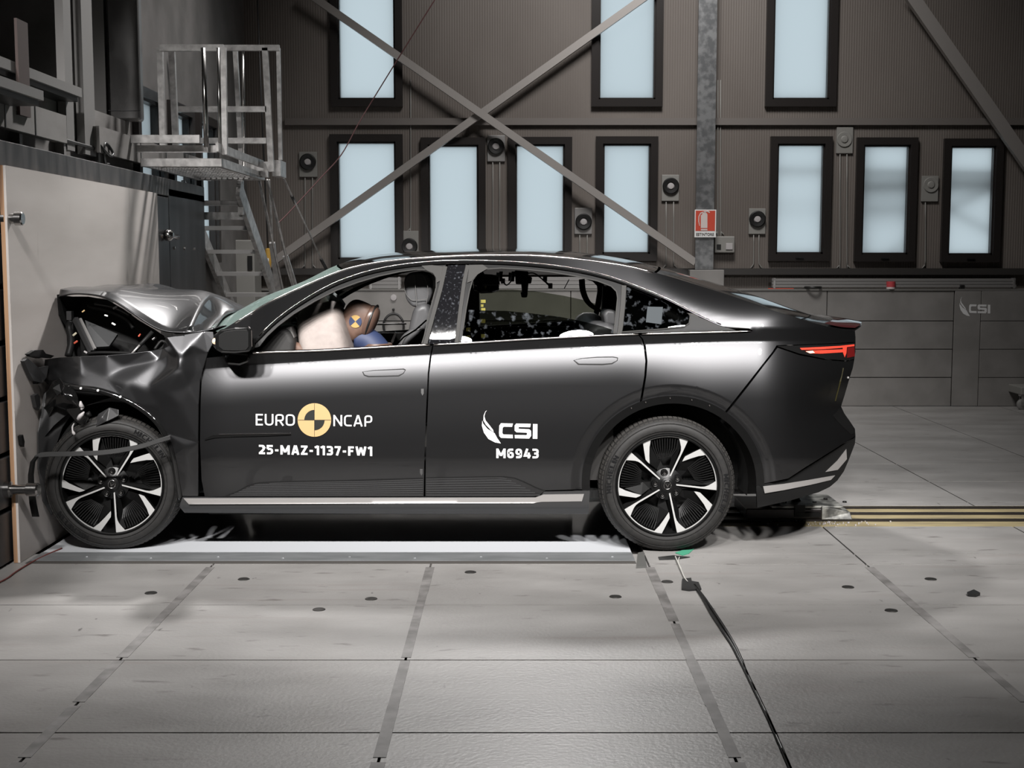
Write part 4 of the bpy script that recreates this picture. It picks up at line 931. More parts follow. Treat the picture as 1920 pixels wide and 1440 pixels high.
# underbody and inner bulkheads (dark)
xr_, xf_ = P(1540, 930, 0.3).x, -2.25
box('underbody', (WF.x + 0.5, 0.10, 0.19), (WR.x - 0.48, 2 * YC - 0.10, 0.27), M_matt, car)
box('underbody_rear', (WR.x - 0.48, 0.42, 0.24), (xr_ - 0.1, 2 * YC - 0.42, 0.30), M_matt, car)
box('inner_wall_rear', (WR.x - 0.44, 0.40, 0.27), (xr_ - 0.12, 0.43, 0.95), M_matt, car); box('inner_wall_rear', (WR.x - 0.44, 2 * YC - 0.43, 0.27), (xr_ - 0.12, 2 * YC - 0.40, 0.95), M_matt, car)
box('firewall', (WF.x + 0.52, 0.12, 0.25), (WF.x + 0.56, 2 * YC - 0.12, 0.98), M_matt, car)
box('parcel_shelf', (P(1166,600,0.9).x, 0.16, 0.97), (P(1500,620,0.9).x - 0.1, 2 * YC - 0.16, 0.99), M_matt, car)

# ---- wheels
def rot2(p, a): c, s = math.cos(a), math.sin(a); return (p[0] * c - p[1] * s, p[0] * s + p[1] * c)
UNIT_IN = [(23,87),(70,196),(124,318),(133,352),(133,388),(122,438),(113,470)]
UNIT_ARC_IN = [(a, 487) for a in frange(76.5, 111, 8)]
UNIT_HOOK = [(-178,420),(-184,385),(-184,300),(-180,215),(-200,232),(-222,258),(-238,350),(-252,443)]
UNIT_ARC_OUT = [(a, 510) for a in frange(119.5, 66.0, 14)]
UNIT_END = [(150,333),(38,87)]
def unit_poly():
    p = list(UNIT_IN) + [(r * math.cos(math.radians(a)), r * math.sin(math.radians(a))) for a, r in UNIT_ARC_IN] + list(UNIT_HOOK) + [(r * math.cos(math.radians(a)), r * math.sin(math.radians(a))) for a, r in UNIT_ARC_OUT] + list(UNIT_END)
    return [(x / 510, y / 510) for x, y in p]
def wheel(center, turn, rot_toe, words, scale=1.0, far=False):
    """tyre, rim, machined blades, fin inserts, nuts, cap; outer face looks towards -y"""
    c = Vector(center); RT, RR = 0.357 * scale, 0.272 * scale
    w = empty('wheel', c); attach(w, car); w.location = c; w.matrix_parent_inverse = Matrix.Translation(-wloc(car))
    w.rotation_euler = (0, 0, rot_toe); O = Vector((0, 0, 0))
    def add(o): o.parent = w; o.matrix_parent_inverse = Matrix.Identity(4); return o
    tw = 0.235
    prof = [(RR - 0.004, 0.02), (RR + 0.004, 0.0), (RR + 0.022, -0.006), (RR + 0.045, -0.004), (RT - 0.022, 0.006), (RT - 0.008, 0.022), (RT - 0.001, 0.045)]
    add(lathe('tyre', prof + [(RT, tw/2 + 0.01), (RT - 0.001, tw - 0.03), (RT - 0.02, tw - 0.006), (RR + 0.03, tw), (RR - 0.01, tw - 0.02)], O, M_tire, None, seg=96))
    mb = MB()                                  # tread blocks
    for k in range(84):
        a0 = 2 * math.pi * (k + 0.10) / 84; a1 = 2 * math.pi * (k + 0.86) / 84
        for (y0, y1, r0, r1) in ((0.014, 0.05, RT - 0.0125, RT + 0.0025), (0.058, 0.115, RT, RT + 0.003), (0.122, 0.178, RT, RT + 0.003), (0.186, 0.222, RT, RT - 0.012)):
            vv = []
            for rr in (-0.006, 0.0):
                for (a, y, r) in ((a0, y0, r0), (a1, y0, r0), (a1, y1, r1), (a0, y1, r1)): vv.append(((r + rr) * math.cos(a), y, (r + rr) * math.sin(a)))
            mb.add(vv, BOXF)
    add(tag(mb.build('tread_blocks', M_tread), kind='stuff'))
    for rr in (RR + 0.018, RT - 0.030): add(lathe('sidewall_ridge', [(rr - 0.002, -0.003), (rr, -0.009 if rr < RT - 0.04 else -0.0005), (rr + 0.002, -0.003)], O, M_tire, None, seg=72))
    # raised sidewall lettering
    for (word, a_mid) in (('MICHELIN', wa) for wa in words):
        tv = MB(); widths = []
        for ch in word: widths.append(0.5 if ch in 'I-' else 1.0)
        tot = sum(widths); lw = 0.030 * (0.6 if ch == 'Y' else 1); a = a_mid + tot * lw / (RT - 0.055) * 57.3 / 2
        for ch, wd in zip(word, widths):
            vv, ff = stroke_text(ch, 0.2); r_mid = RT - 0.048; h = 0.026 * (0.6 if word[0] == 'e' else 1)
            am = a - wd * lw / r_mid * 57.3 / 2; t = math.radians(am + turn * 0)
            er = Vector((math.cos(t), 0, math.sin(t))); et = Vector((math.sin(t), 0, -math.cos(t)))
            tv.add([er * (r_mid + (q[1] - 0.5) * h) + et * ((q[0] - 0.5) * wd * lw * 0.82) + Vector((0, -0.0062 - 0.0002 * q[2], 0)) for q in vv], ff)
            a -= wd * lw / r_mid * 57.3
        add(tag(tv.build('sidewall_lettering', mat('tyre_letter', (0.006, 0.006, 0.0065), 0.35)), kind='stuff'))
    # rim: barrel, back, lip
    add(lathe('rim', [(RR, 0.004), (RR - 0.006, -0.002), (RR - 0.012, 0.004), (RR - 0.016, 0.05), (RR - 0.03, 0.15), (0.09, 0.16), (0.0, 0.16)], O, M_rimdark, None, seg=72))
    add(lathe('brake_disc', [(0.0, 0.115), (0.155, 0.115), (0.155, 0.13)], O, mat('brake_steel', (0.05, 0.05, 0.05), 0.4, 0.8), None, seg=40))
    U = unit_poly()
    for k in range(5):
        a = math.radians(-72 * k + turn); R = RR - 0.006
        pts = [rot2(p, a) for p in U]
        r = delaunay_2d_cdt([Vector(p) for p in pts], [(i, (i + 1) % len(pts)) for i in range(len(pts))], [], 1, 1e-6)
        def dp(q): rr = math.hypot(q[0], q[1]); return 0.012 + 0.018 * (1 - rr) 
        n = len(r[0]); v = [Vector((q[0] * R, dp(q), q[1] * R)) for q in r[0]]; f = []
        for t in r[2]:
            aa, bb, cc = (v[i] for i in t); f.append(tuple(t) if (bb - aa).cross(cc - aa).y < 0 else tuple(t)[::-1])
        add(mk('blade_face', v, f, M_rimcut))
        # dark body of the blade below the machined face
        m = len(pts); v = [Vector((p[0] * R, dp(p) + 0.001, p[1] * R)) for p in pts] + [Vector((p[0] * R * 0.985, dp(p) + 0.04, p[1] * R * 0.985)) for p in pts]
        add(mk('blade_side', v, [(i, (i + 1) % m, m + (i + 1) % m, m + i) for i in range(m)], M_rimdark))
        # dark spoke flanks and fin insert
        def q3(x, y, d): x, y = rot2((x / 510, y / 510), a); return Vector((x * R, d, y * R))
        v = [q3(23, 87, 0.03), q3(133, 388, 0.024), q3(113, 470, 0.020), q3(60, 300, 0.06), q3(0, 100, 0.05), q3(38, 87, 0.03), q3(208, 465, 0.02), q3(235, 445, 0.06), q3(90, 130, 0.06)]
        add(mk('spoke_body', v, [(0, 1, 3, 4), (1, 2, 3), (5, 8, 7, 6)], M_rimback))
        v = [q3(-180, 215, 0.026), q3(-100, 150, 0.05), q3(-40, 95, 0.045), q3(0, 100, 0.05), q3(-60, 230, 0.06), q3(-170, 400, 0.04)]
        add(mk('inner_spoke', v, [(0, 1, 4, 5), (1, 2, 3, 4)], M_rimback))
        fb = MB()
        for i in range(11):
            s = i / 10; xo = -160 + 262 * s; ro = 478 - 8 * abs(s - 0.5)
            p0 = (xo, math.sqrt(max(ro * ro - xo * xo, 1))); xm = -150 + 235 * s; p1 = (xm + 8, 375 - 10 * s); p2 = (-95 + 130 * s + 10, 250 + 35 * s)
            for (qa, qb, da, db) in ((p0, p1, 0.026, 0.040), (p1, p2, 0.040, 0.058)):
                A, B_ = q3(*qa, da), q3(*qb, db); fb.bar(A, B_, 0.0052, 0.012, up=(0, 1, 0))
        add(fb.build('fin_insert', M_rimdark))
        lx, ly = rot2((-28 / 510, 117 / 510), a)
        add(lathe('wheel_nut', [(0, -0.002), (0.007, -0.001), (0.0095, 0.004), (0.0095, 0.03)], (lx * R, 0.020, ly * R), M_chrome, None, seg=10))
        add(lathe('nut_recess', [(0.011, 0.022), (0.016, 0.020), (0.020, 0.030), (0.022, 0.06)], (lx * R, 0.004, ly * R), M_rimdark, None, seg=16))
    add(lathe('hub', [(0.036, 0.022), (0.05, 0.028), (0.085, 0.045), (0.09, 0.09)], O, M_rimdark, None, seg=32))
    cap = add(lathe('centre_cap', [(0, 0.010), (0.028, 0.011), (0.036, 0.016), (0.038, 0.03)], O, M_rimdark, None, seg=32))
    a0 = math.radians(turn * 2.2)
    ring = [Vector((0.019 * math.cos(t) * 1.0, 0.007, 0.022 * math.sin(t))) for t in frange(0, 2 * math.pi, 24)]
    e1 = add(mk('cap_emblem', *tubev(ring, 0.0022, 6), M_chrome, smooth=True)); e1.parent = cap; e1.rotation_euler = (0, -a0, 0)
    vv = [Vector((x, 0.0065, z)) for x, z in ((-0.017, 0.012), (-0.006, 0.005), (0.0, -0.004), (0.006, 0.005), (0.017, 0.012), (0.008, -0.001), (0.002, -0.012), (-0.002, -0.012), (-0.008, -0.001))]
    e2 = add(mk('cap_emblem', vv, [(0, 1, 8), (1, 2, 7, 8), (2, 3, 5, 6), (2, 6, 7), (3, 4, 5)], M_chrome)); e2.parent = cap; e2.rotation_euler = (0, -a0, 0)
    if far: w.rotation_euler = (0, 0, math.pi)
    return w
wheel(WR, 0, 0.0, (-8, 168))
wheel(WF, -9, math.radians(3.5), (46, 226))
def far_wheel(c):
    prof = [(0.0, 0.06), (0.26, 0.05), (0.27, 0.0), (0.33, 0.0), (0.355, 0.03), (0.357, 0.2), (0.33, 0.235), (0.27, 0.235), (0.26, 0.19), (0, 0.18)]
    lathe('far_wheel', prof, (c.x, 2 * YC - 0.03 - 0.235, c.z), M_tire, car, seg=48)
far_wheel(WR); far_wheel(WF)

# ---- decals on the doors
def decal_text(s, x0, y0, x1, y1, par, bold, m=M_decal, slope=0.0):
    v, f = stroke_text(s, bold)
    mk('lettering', [side_pt(x0 + (x1 - x0) * q[0], y1 + (y0 - y1) * q[1] + slope * (x1 - x0) * q[0], -0.0035 - 0.0004 * q[2]) for q in v], f, m, par)
decal_text('EURO', 479.5, 776, 553, 797.5, fd, 0.135, slope=0.012)
decal_text('NCAP', 625, 778, 698, 799, fd, 0.135, slope=0.012)
decal_text('25-MAZ-1137-FW1', 485, 834, 698, 851.5, fd, 0.215, slope=0.017)
decal_text('M6943', 930.5, 841, 1010, 859, rd, 0.215, slope=0.006)
flat_polys('company_logo', logo_polys(), lambda a, b: side_pt(903.5 + 104.5 * a, 769 + 62.5 * b, -0.004), M_decal, rd)
def disc_poly(cx_, cy_, r, a0=0, a1=360, n=40, centre=False):
    p = [(cx_ + r * math.cos(math.radians(t)), cy_ - r * math.sin(math.radians(t))) for t in frange(a0, a1, n)]
    return ([(cx_, cy_)] + p) if centre else p[:-1]
tg = flat_polys('target_disc', [disc_poly(589.5, 787.5, 31.5)], lambda a, b: side_pt(a, b, -0.004), M_decaly, fd)
flat_polys('target_mark', [disc_poly(589.5, 787.5, 19, 90, 180, 12, True), disc_poly(589.5, 787.5, 19, 270, 360, 12, True), [(589.2,756.5),(589.8,756.5),(589.8,818.5),(589.2,818.5)], [(558.5,787.2),(620.5,787.2),(620.5,787.8),(558.5,787.8)]], lambda a, b: side_pt(a, b, -0.0055), M_decalk, fd)
for (x, y) in ((792, 735), (790, 885)):
    panel('edge_sticker', [(x - 2.5, y - 6), (x + 2.5, y - 6), (x + 2.5, y + 3), (x, y + 7), (x - 2.5, y + 2)], mat('sticker_grey', (0.07, 0.07, 0.07), 0.5), fd, off=-0.003, rim=0, step=6)
# ================================================================ crushed front end
def PB(px, py, Y, X=-2.488):           # keep crushed parts on the car's side of the board
    q = P(px, py, Y)
    return q if q.x > X else PX(px, py, X)
def crumple(name, pts, tris_or_none, boundary, creases, m, parent, level=2, soft=30):
    """control points (px, py, Y) triangulated in the side view, creased and subdivided"""
    p2 = [Vector((p[0], p[1])) for p in pts]
    r = delaunay_2d_cdt(p2, [(a, b) for a, b in zip(boundary, boundary[1:] + boundary[:1])] + list(creases), [], 1, 1e-4)
    v = [PB(*pts[r[3][i][0]]) if r[3][i] else P(q[0], q[1], 0.05) for i, q in enumerate(r[0])]
    f = []
    for t in r[2]:
        a, b, c = (v[i] for i in t); f.append(tuple(t) if (b - a).cross(c - a).y < 0 else tuple(t)[::-1])
    o = mk(name, v, f, m, parent, smooth=True)
    inv = {}
    for i, ids in enumerate(r[3]):
        for k in ids: inv[k] = i
    cs = {tuple(sorted((inv[a], inv[b]))) for a, b in creases}
    at = o.data.attributes.new('crease_edge', 'FLOAT', 'EDGE')
    be = {tuple(sorted((inv[a], inv[b]))) for a, b in zip(boundary, boundary[1:] + boundary[:1])}
    for e in o.data.edges:
        k_ = tuple(sorted(e.vertices)); at.data[e.index].value = 1.0 if k_ in be else (0.8 if k_ in cs else 0.0)
    vg = o.vertex_groups.new(name='free'); bset = {inv[b] for b in boundary}
    vg.add([i for i in range(len(v)) if i not in bset], 1.0, 'REPLACE')
    s = o.modifiers.new('sub', 'SUBSURF'); s.subdivision_type = 'SIMPLE'; s.levels = s.render_levels = level + 2
    sm = o.modifiers.new('soften', 'SMOOTH'); sm.factor = 0.5; sm.iterations = soft; sm.vertex_group = 'free'
    so = o.modifiers.new('thick', 'SOLIDIFY'); so.thickness = 0.006; so.offset = -1
    return o
FP = {
 'i':(84,674,.20),'p1':(112,670,.14),'p2':(150,668,.112),'p3':(200,666,.098),'p4':(240,663,.092),'p5':(280,658,.095),'j':(305,653,.13),
 'a':(311,631,.065),'a2':(345,627,.075),'b':(382,621,.085),'m':(400,622,.095),'m2':(402,640,.085),'l':(390,662,.068),'n':(381,692,.06),
 'c':(336,671,.012),'d':(335,691,.0),'dark1':(316,662,.085),'dark2':(316,690,.06),'k':(366,697,.04),'k2':(364,664,.055),'bc':(359,646,.048),
 'f':(298,676,.085),'e':(276,729,.022),'e0':(240,718,.036),'g':(200,708,.072),'h':(150,709,.086),'h2':(112,715,.11),
 'q0':(105,692,.135),'q1':(160,690,.102),'q2':(232,688,.092),
 'r0':(96,726,.15),'r1':(150,723,.07),'r2':(184,728,.055),'r3':(225,741,.03),'r4':(259,758,.022),'r5':(287,780,.015),'r6':(310,812,.01),'r7':(327,855,.01),'r8':(335,905,.03),'r9':(338,931,.045),
 's0':(372,931,.045),'s1':(372,830,.006),'s2':(373,760,.018),'s3':(376,712,.045),
 't0':(315,735,.0),'t1':(340,765,.0),'t2':(350,840,.0),'t3':(300,760,.008),'t4':(352,725,.012),'t5':(354,905,.025),'top2':(80,712,.2)}
K = list(FP); pts = [FP[k] for k in K]; ix = {k: i for i, k in enumerate(K)}
bd = [ix[k] for k in ('i','p1','p2','p3','p4','p5','j','a','a2','b','m','m2','l','n','s3','s2','s1','s0','r9','r8','r7','r6','r5','r4','r3','r2','r1','h2','r0','top2')]
cr = [(ix[a], ix[b]) for a, b in (('c','d'),('d','e'),('b','bc'),('bc','c'),('a','c'),('e','f'),('g','e0'),('e0','e'),('h','g'),('f','g'))]
fender = crumple('front_fender', pts, None, bd, cr, M_paint, car, soft=55)
# far fender, plain
ff = panel('front_fender', [(120,672),(240,664),(376,668),(376,930),(340,930),(327,855),(287,780),(225,741),(150,724),(112,722)], M_paint, car, yf=lambda x, y: 0.03 + 0.1 * max(0, (250 - x) / 150) ** 2)
ff.parent = None; ff.scale = (1, -1, 1); ff.location = (0, 2 * YC, 0); ff.matrix_parent_inverse = Matrix.Identity(4); attach(ff, car)
# arch lip with clips
lipc = [(118,726,.10),(150,728,.055),(184,732,.045),(225,745,.035),(259,762,.03),(287,784,.02),(308,812,.015),(324,852,.015),(333,905,.035),(338,935,.05)]
mbv = tubev(spline([P(*q) for q in lipc], 4), 0.016, 8); al = mk('front_arch_trim', *mbv, M_gloss, car, smooth=True)
for q in ((152,728),(184,732),(226,744)):
    lathe('trim_clip', [(0, -0.008), (0.006, -0.007), (0.007, 0)], P(*q, 0.018), M_white, al, seg=8)
# bonnet, buckled into a tent
ROWS = [((110,556,.42),(113,542,.44),(166,539,.88)), ((135,549,.35),(141,543,.40),(187,539,.90)), ((166,550.5,.30),(172,543.5,.36),(216,538.5,.93)), ((201,556,.26),(207,545,.33),(246,539,.95)),
        ((232,574,.23),(241,567,.28),(277,540,.95)), ((259,594,.21),(269,586,.25),(312,541,.95)), ((287,613,.19),(298,606,.22),(348,541,.95)), ((312,622.5,.18),(327,619,.21),(380,540,.95)),
        ((346,623,.18),(358,610,.22),(397,551,.95)), ((375,620,.18),(376,612,.26),(422,566,.95)), ((402,615,.19),(404,610,.25),(440,585,.95))]
v, f, cres = [], [], []
NU = 10
for (n_, c_, r_) in ROWS:
    N_, C_, R_ = P(*n_), P(*c_), P(*r_)
    half = [N_, C_]
    for t in (0.25, 0.5, 0.75):
        q = C_.lerp(R_, t); q.z += (0.01 if n_[0] < 200 else 0.03) * math.sin(math.pi * t); half.append(q)
    half.append(R_); rowv = half + [Vector((q.x, 2 * YC - q.y, q.z)) for q in half[:-1][::-1]]
    v += rowv
n = 11
for i in range(len(ROWS) - 1):
    for j in range(n - 1): f.append((i*n+j, i*n+j+1, (i+1)*n+j+1, (i+1)*n+j))
# dent in front of the screen
for j in (1, 2, 3, 4): v[9*n+j] = v[9*n+j] + Vector((0.0, 0.10, -0.10))
hood = mk('bonnet', v, f, M_paint, car, smooth=True)
at = hood.data.attributes.new('crease_edge', 'FLOAT', 'EDGE')
for e in hood.data.edges:
    a, b = sorted(e.vertices)
    if a % n == 1 and b % n == 1: at.data[e.index].value = 0.75
    if a // n == b // n == 8: at.data[e.index].value = 0.95
    if len([1 for _ in (0,) if (a // n == b // n and a // n in (0, 10)) or (a % n == b % n and a % n in (0, 10))]): at.data[e.index].value = 1.0
s = hood.modifiers.new('sub', 'SUBSURF'); s.levels = s.render_levels = 3; s.boundary_smooth = 'PRESERVE_CORNERS'
so = hood.modifiers.new('thick', 'SOLIDIFY'); so.thickness = 0.008; so.offset = -1
bm = bmesh.new(); bm.from_mesh(hood.data); bmesh.ops.recalc_face_normals(bm, faces=bm.faces)
if sum(fc.normal.z for fc in bm.faces) < 0: bmesh.ops.reverse_faces(bm, faces=bm.faces)
bm.to_mesh(hood.data); bm.free()
# folded front flange of the bonnet, pressed on the board
v = [PB(110,552,.43), PB(113,590,.46), PB(128,614,.50), PB(130,668,.52), PB(150,668,.9), PB(160,560,.9)]
fl = mk('bonnet_underside', v, [(0, 1, 2, 5), (2, 3, 4, 5)], M_satin, car, smooth=False)
fl.modifiers.new('thick', 'SOLIDIFY').thickness = 0.01
# engine bay
sh_ = [(113,556),(128,612),(131,668),(312,662),(308,630),(290,618),(259,600),(232,580),(201,562),(165,556)]
mk('bay_dark_sheet', [PB(x, y, .64) for x, y in sh_], [tuple(range(len(sh_)))], M_matt, car).modifiers.new('t', 'SOLIDIFY').thickness = 0.02  # black sheet added so the open bay looks dark inside
eb = MB(); eb.box((-2.48, 0.40, 0.25), (WF.x + 0.52, 2 * YC - 0.35, 0.98)); eb.build('engine_bay', M_matt, car)
box('bay_bulkhead', (WF.x + 0.30, 0.3, 0.3), (WF.x + 0.34, 2 * YC - 0.3, 1.12), M_matt, car)
mk('bay_cover', [P(160,604,.50), P(221,630,.50), P(205,653,.42), P(174,655,.42)], [(0, 1, 2, 3)], mat('bay_cover_grey', (0.03, 0.031, 0.032), 0.7), car).modifiers.new('t', 'SOLIDIFY').thickness = 0.02
bar('bay_crossbar', P(141,598,.46), P(172,660,.36), 0.022, 0.03, M_sill, car); bar('bay_crossbar', P(150,598,.46), P(178,655,.36), 0.012, 0.016, M_alu2, car)
tube('bay_hose', spline([P(165,575,.5), P(205,583,.48), P(240,600,.45), P(250,616,.42)], 5), 0.012, M_satin, car)
tube('bay_hose', spline([P(178,570,.5), P(215,577,.48), P(245,592,.45)], 5), 0.009, M_sill, car)
tube('bonnet_strut', [P(286,622,.22), P(243,668,.20)], 0.011, M_satin, car); tube('strut_rod', [P(262,647,.20), P(243,668,.19)], 0.006, M_alu, car)
tube('bay_cable', spline([P(290,655,.22), P(302,640,.24), P(310,645,.24), P(292,660,.20), P(260,662,.22), P(190,661,.26), P(165,663,.30)], 5), 0.008, M_satin, car)
for (x, y, r, m_) in ((217,576,.016,M_alu),(200,592,.012,M_white),(214,608,.014,M_white),(157,583,.011,M_decaly),(262,628,.012,mat('bay_red', (0.5,0.08,0.04),0.4)),(141,626,.016,mat('bay_ivory', (0.5,0.47,0.35),0.5)),(143,641,.015,MATS['bay_red']),(290,634,.016,M_alu),(302,640,.018,M_sill),(162,661,.014,M_lightgrey)):
    c = P(x, y, .36); an = random.uniform(-1, 1); d_ = Vector((math.cos(an), 0.2, math.sin(an))) * r
    bar('bay_fitting', c - d_, c + d_ * 0.6, r * 0.9, r * 0.7, m_, car, bev=r * 0.2)
box('bay_post', P(134,600,.46), P(129,583,.50), M_sill, car); box('bay_block', P(134,640,.47), P(146,600,.55), M_satin, car)
bx = P(150,640,.40); tube('radiator_frame', spline([P(128,668,.40), P(134,640,.44), P(130,615,.48), P(134,600,.48)], 4), 0.02, M_satin, car)
# crushed bumper cover left of the wheel
BP = [(82,736,.22),(104,728,.20),(128,742,.16),(140,770,.15),(118,800,.14),(100,850,.16),(104,910,.15),(118,958,.14),(96,966,.16),(80,940,.22),(72,880,.26),(71,810,.26),(95,770,.14),(90,820,.12),(88,880,.13),(95,930,.11)]
o = crumple('front_bumper', BP, None, list(range(12)), [(12, 13), (13, 14), (14, 15)], M_sill, car)
# torn arch liner above the wheel
LP = [(170,800,.10),(185,776,.09),(205,764,.08),(222,768,.06),(222,779,.05),(200,790,.04),(180,800,.05),(160,818,.07),(140,840,.10),(125,862,.13),(122,850,.15),(135,822,.13),(152,800,.12),(190,782,.03)]
crumple('torn_liner', LP, None, list(range(13)), [], M_sill, car)
tube('arch_liner_edge', spline([P(103,905,.10), P(105,860,.10), P(118,825,.10), P(140,795,.10), P(170,775,.10)], 5), 0.015, M_satin, car)
# sheared headlamp mount, fragments and sealant blobs
mk('lamp_bracket', [P(112,733,.10), P(118,727,.10), P(134,722,.09), P(139,729,.09), P(138,736,.09), P(132,735,.09), P(127,742,.10), P(114,742,.10)], [tuple(range(8))], M_alu2, car).modifiers.new('t', 'SOLIDIFY').thickness = 0.025
HW = [(80,770,.16),(86,738,.14),(97,716,.12),(112,709,.09),(121,722,.06),(140,728,.06),(146,745,.05),(151,765,.06),(166,784,.06),(158,801,.07),(140,790,.08),(122,768,.09),(102,762,.10),(86,792,.14),(110,738,.03),(130,750,.02),(97,745,.05)]
crumple('headlamp_wreck', HW, None, list(range(14)), [(14, 15), (14, 16)], M_gloss, car, level=1)
mk('lamp_fin', [P(100,728,.02), P(112,720,.03), P(116,736,.02), P(108,742,.02)], [(0, 1, 2, 3)], M_satin, car).modifiers.new('t', 'SOLIDIFY').thickness = 0.01
def blob(name, pts, rs): return tube(name, spline([P(x, y, Y) for x, y, Y in pts], 3), [r for q in zip(rs, rs[1:]) for r in (q[0], q[0] * 0.66 + q[1] * 0.34, q[0] * 0.33 + q[1] * 0.67)] + [rs[-1]], M_lightgrey, car, seg=8)
blob('sealant_drip', [(151,752,.0),(152,760,.0),(155,764,.01),(152,768,.0)], [.004,.012,.010,.004])
blob('sealant_drip', [(158,772,.0),(154,777,.0),(150,781,.0),(147,786,.01),(145,788,.01)], [.003,.010,.012,.010,.003])
blob('sealant_drip', [(139,794,.01),(136,800,.01),(136,807,.0),(138,812,.0),(140,815,.0)], [.003,.005,.004,.009,.006])
# loose bumper strip bent across the wheel and hanging down
loose = spline([P(320,820,-.02), P(300,826,-.05), P(260,838,-.08), P(200,848,-.09), P(140,851,-.09), P(90,852,-.11), P(74,854,-.12), PB(66,857,-.12)], 6)
v, f = [], []
for i, q in enumerate(loose):
    h = 0.013 if i < 36 else 0.010
    v += [q + Vector((0, 0, h)), q + Vector((0, -0.012, h * 0.7)), q + Vector((0, -0.012, -h * 0.7)), q + Vector((0, 0, -h))]
for i in range(len(loose) - 1):
    for j in range(4): f.append((i*4+j, i*4+(j+1)%4, (i+1)*4+(j+1)%4, (i+1)*4+j))
mk('loose_strip', v, f, mat('strip_satin', (0.05, 0.05, 0.05), 0.35), car)
hang = [(66,856),(58,866),(54,890),(54,915),(57,945),(62,969)]
v, f = [], []
for i, (x, y) in enumerate(hang):
    for dx, dY in ((-2, -.13), (6, -.15), (12, -.13), (6, -.11)): v.append(PB(x + dx * (0.6 + 0.1 * i if i < 4 else 1), y, dY))
for i in range(len(hang) - 1):
    for j in range(4): f.append((i*4+j, i*4+(j+1)%4, (i+1)*4+(j+1)%4, (i+1)*4+j))
f += [(3, 2, 1, 0), tuple((len(hang)-1)*4 + j for j in range(4))]
mk('hanging_flap', v, f, M_satin, car)
# shards stuck to the board
def shard(name, poly, Y, m, label, th=0.02):
    v = [PX(x, y, -2.494 + 0.12 * dy) for (x, y, dy) in poly]; n = len(v); v = [q + Vector((th, 0, 0)) for q in v] + v
    f = [tuple(range(n)), tuple(range(2 * n - 1, n - 1, -1))] + [(i, n + i, n + (i + 1) % n, (i + 1) % n) for i in range(n)]
    return tag(mk(name, v, f, m), label, 'debris', 'broken bumper pieces on the board')
shard('bumper_shard', [(46,664,0),(58,657,0),(74,656,.05),(79,663,.1),(95,667,.2),(88,672,.15),(72,670,.08),(66,672,.05),(50,668,0)], .02, M_satin, 'dark jagged bumper shard stuck on the board at fender height')
shard('bumper_shard', [(38,677,0),(45,672,0),(66,690,.1),(84,686,.2),(80,708,.2),(72,718,.1),(56,714,.05),(46,696,0)], .04, M_sill, 'grey folded bumper fragment hanging on the board below the jagged shard')
shard('bumper_shard', [(58,706,0),(68,703,.04),(73,709,.04),(70,718,.04),(62,720,0)], .0, M_satin, 'small dark clip fragment on the board')
shard('bumper_shard', [(57,742,0),(64,738,.04),(68,744,.04),(69,760,.04),(66,769,.03),(62,764,0)], .06, M_sill, 'narrow grey splinter on the board in front of the wheel')
shard('bumper_shard', [(33,818,0),(36,815,0),(39,828,0),(38,838,0),(35,834,0)], -.12, M_satin, 'tiny black splinter on the near edge of the board')
# mirror
mr = empty('door_mirror', P(435, 660, -.05)); attach(mr, car); mr.location = P(435, 660, -.05); mr.matrix_parent_inverse = Matrix.Translation(-wloc(car))
def mirror_shell(nm, poly, Y0, Y1, m, bev=0.012):
    v = [P(x, y, Y0) for x, y in poly] + [P(x, y, Y1) for x, y in poly]; n = len(poly)
    return mk(nm, v, [tuple(range(n)), tuple(range(2*n-1, n-1, -1))] + [(i, n+i, n+(i+1)%n, (i+1)%n) for i in range(n)], m, mr, bev=bev)
mirror_shell('mirror_housing', [(403,628),(412,618),(440,613),(466,611),(472,616),(473,650),(468,660),(440,663),(415,662),(404,656)], -.14, .02, M_gloss)
mirror_shell('mirror_glass', [(410,629),(420,622),(445,618),(463,618),(466,624),(466,650),(461,656),(440,657),(418,656),(410,650)], -.145, -.138, mat('mirror_face', (0.02, 0.02, 0.02), 0.08, coat=1.0), 0.002)
mirror_shell('mirror_foot', [(428,660),(462,662),(470,668),(466,680),(450,686),(425,684),(420,672)], -.03, .09, M_gloss)
c = P(404, 640, -.10); lathe('mirror_indicator', [(0, -0.02), (0.014, -0.014), (0.018, 0), (0.012, 0.014)], c, mat('indicator_amber', (0.9, 0.65, 0.45), 0.2), mr, seg=12)
panel('mirror_triangle', [(462,622),(478,640),(476,655),(466,658)], M_gloss, car, off=-0.01, rim=0.02)
# scuttle below the windscreen
v = []; 
for (x, y) in ((330,627),(360,625),(390,620),(415,612),(425,610)): 
    E, C_ = P(x, y, .2), P(x - 12, y - 6, YC); v += [E, E.lerp(C_, .5), C_, Vector((E.x, 2*YC - E.y, E.z))]
mk('scuttle', v, [(i*4+j, i*4+j+1, (i+1)*4+j+1, (i+1)*4+j) for i in range(4) for j in range(3)], M_satin, car)
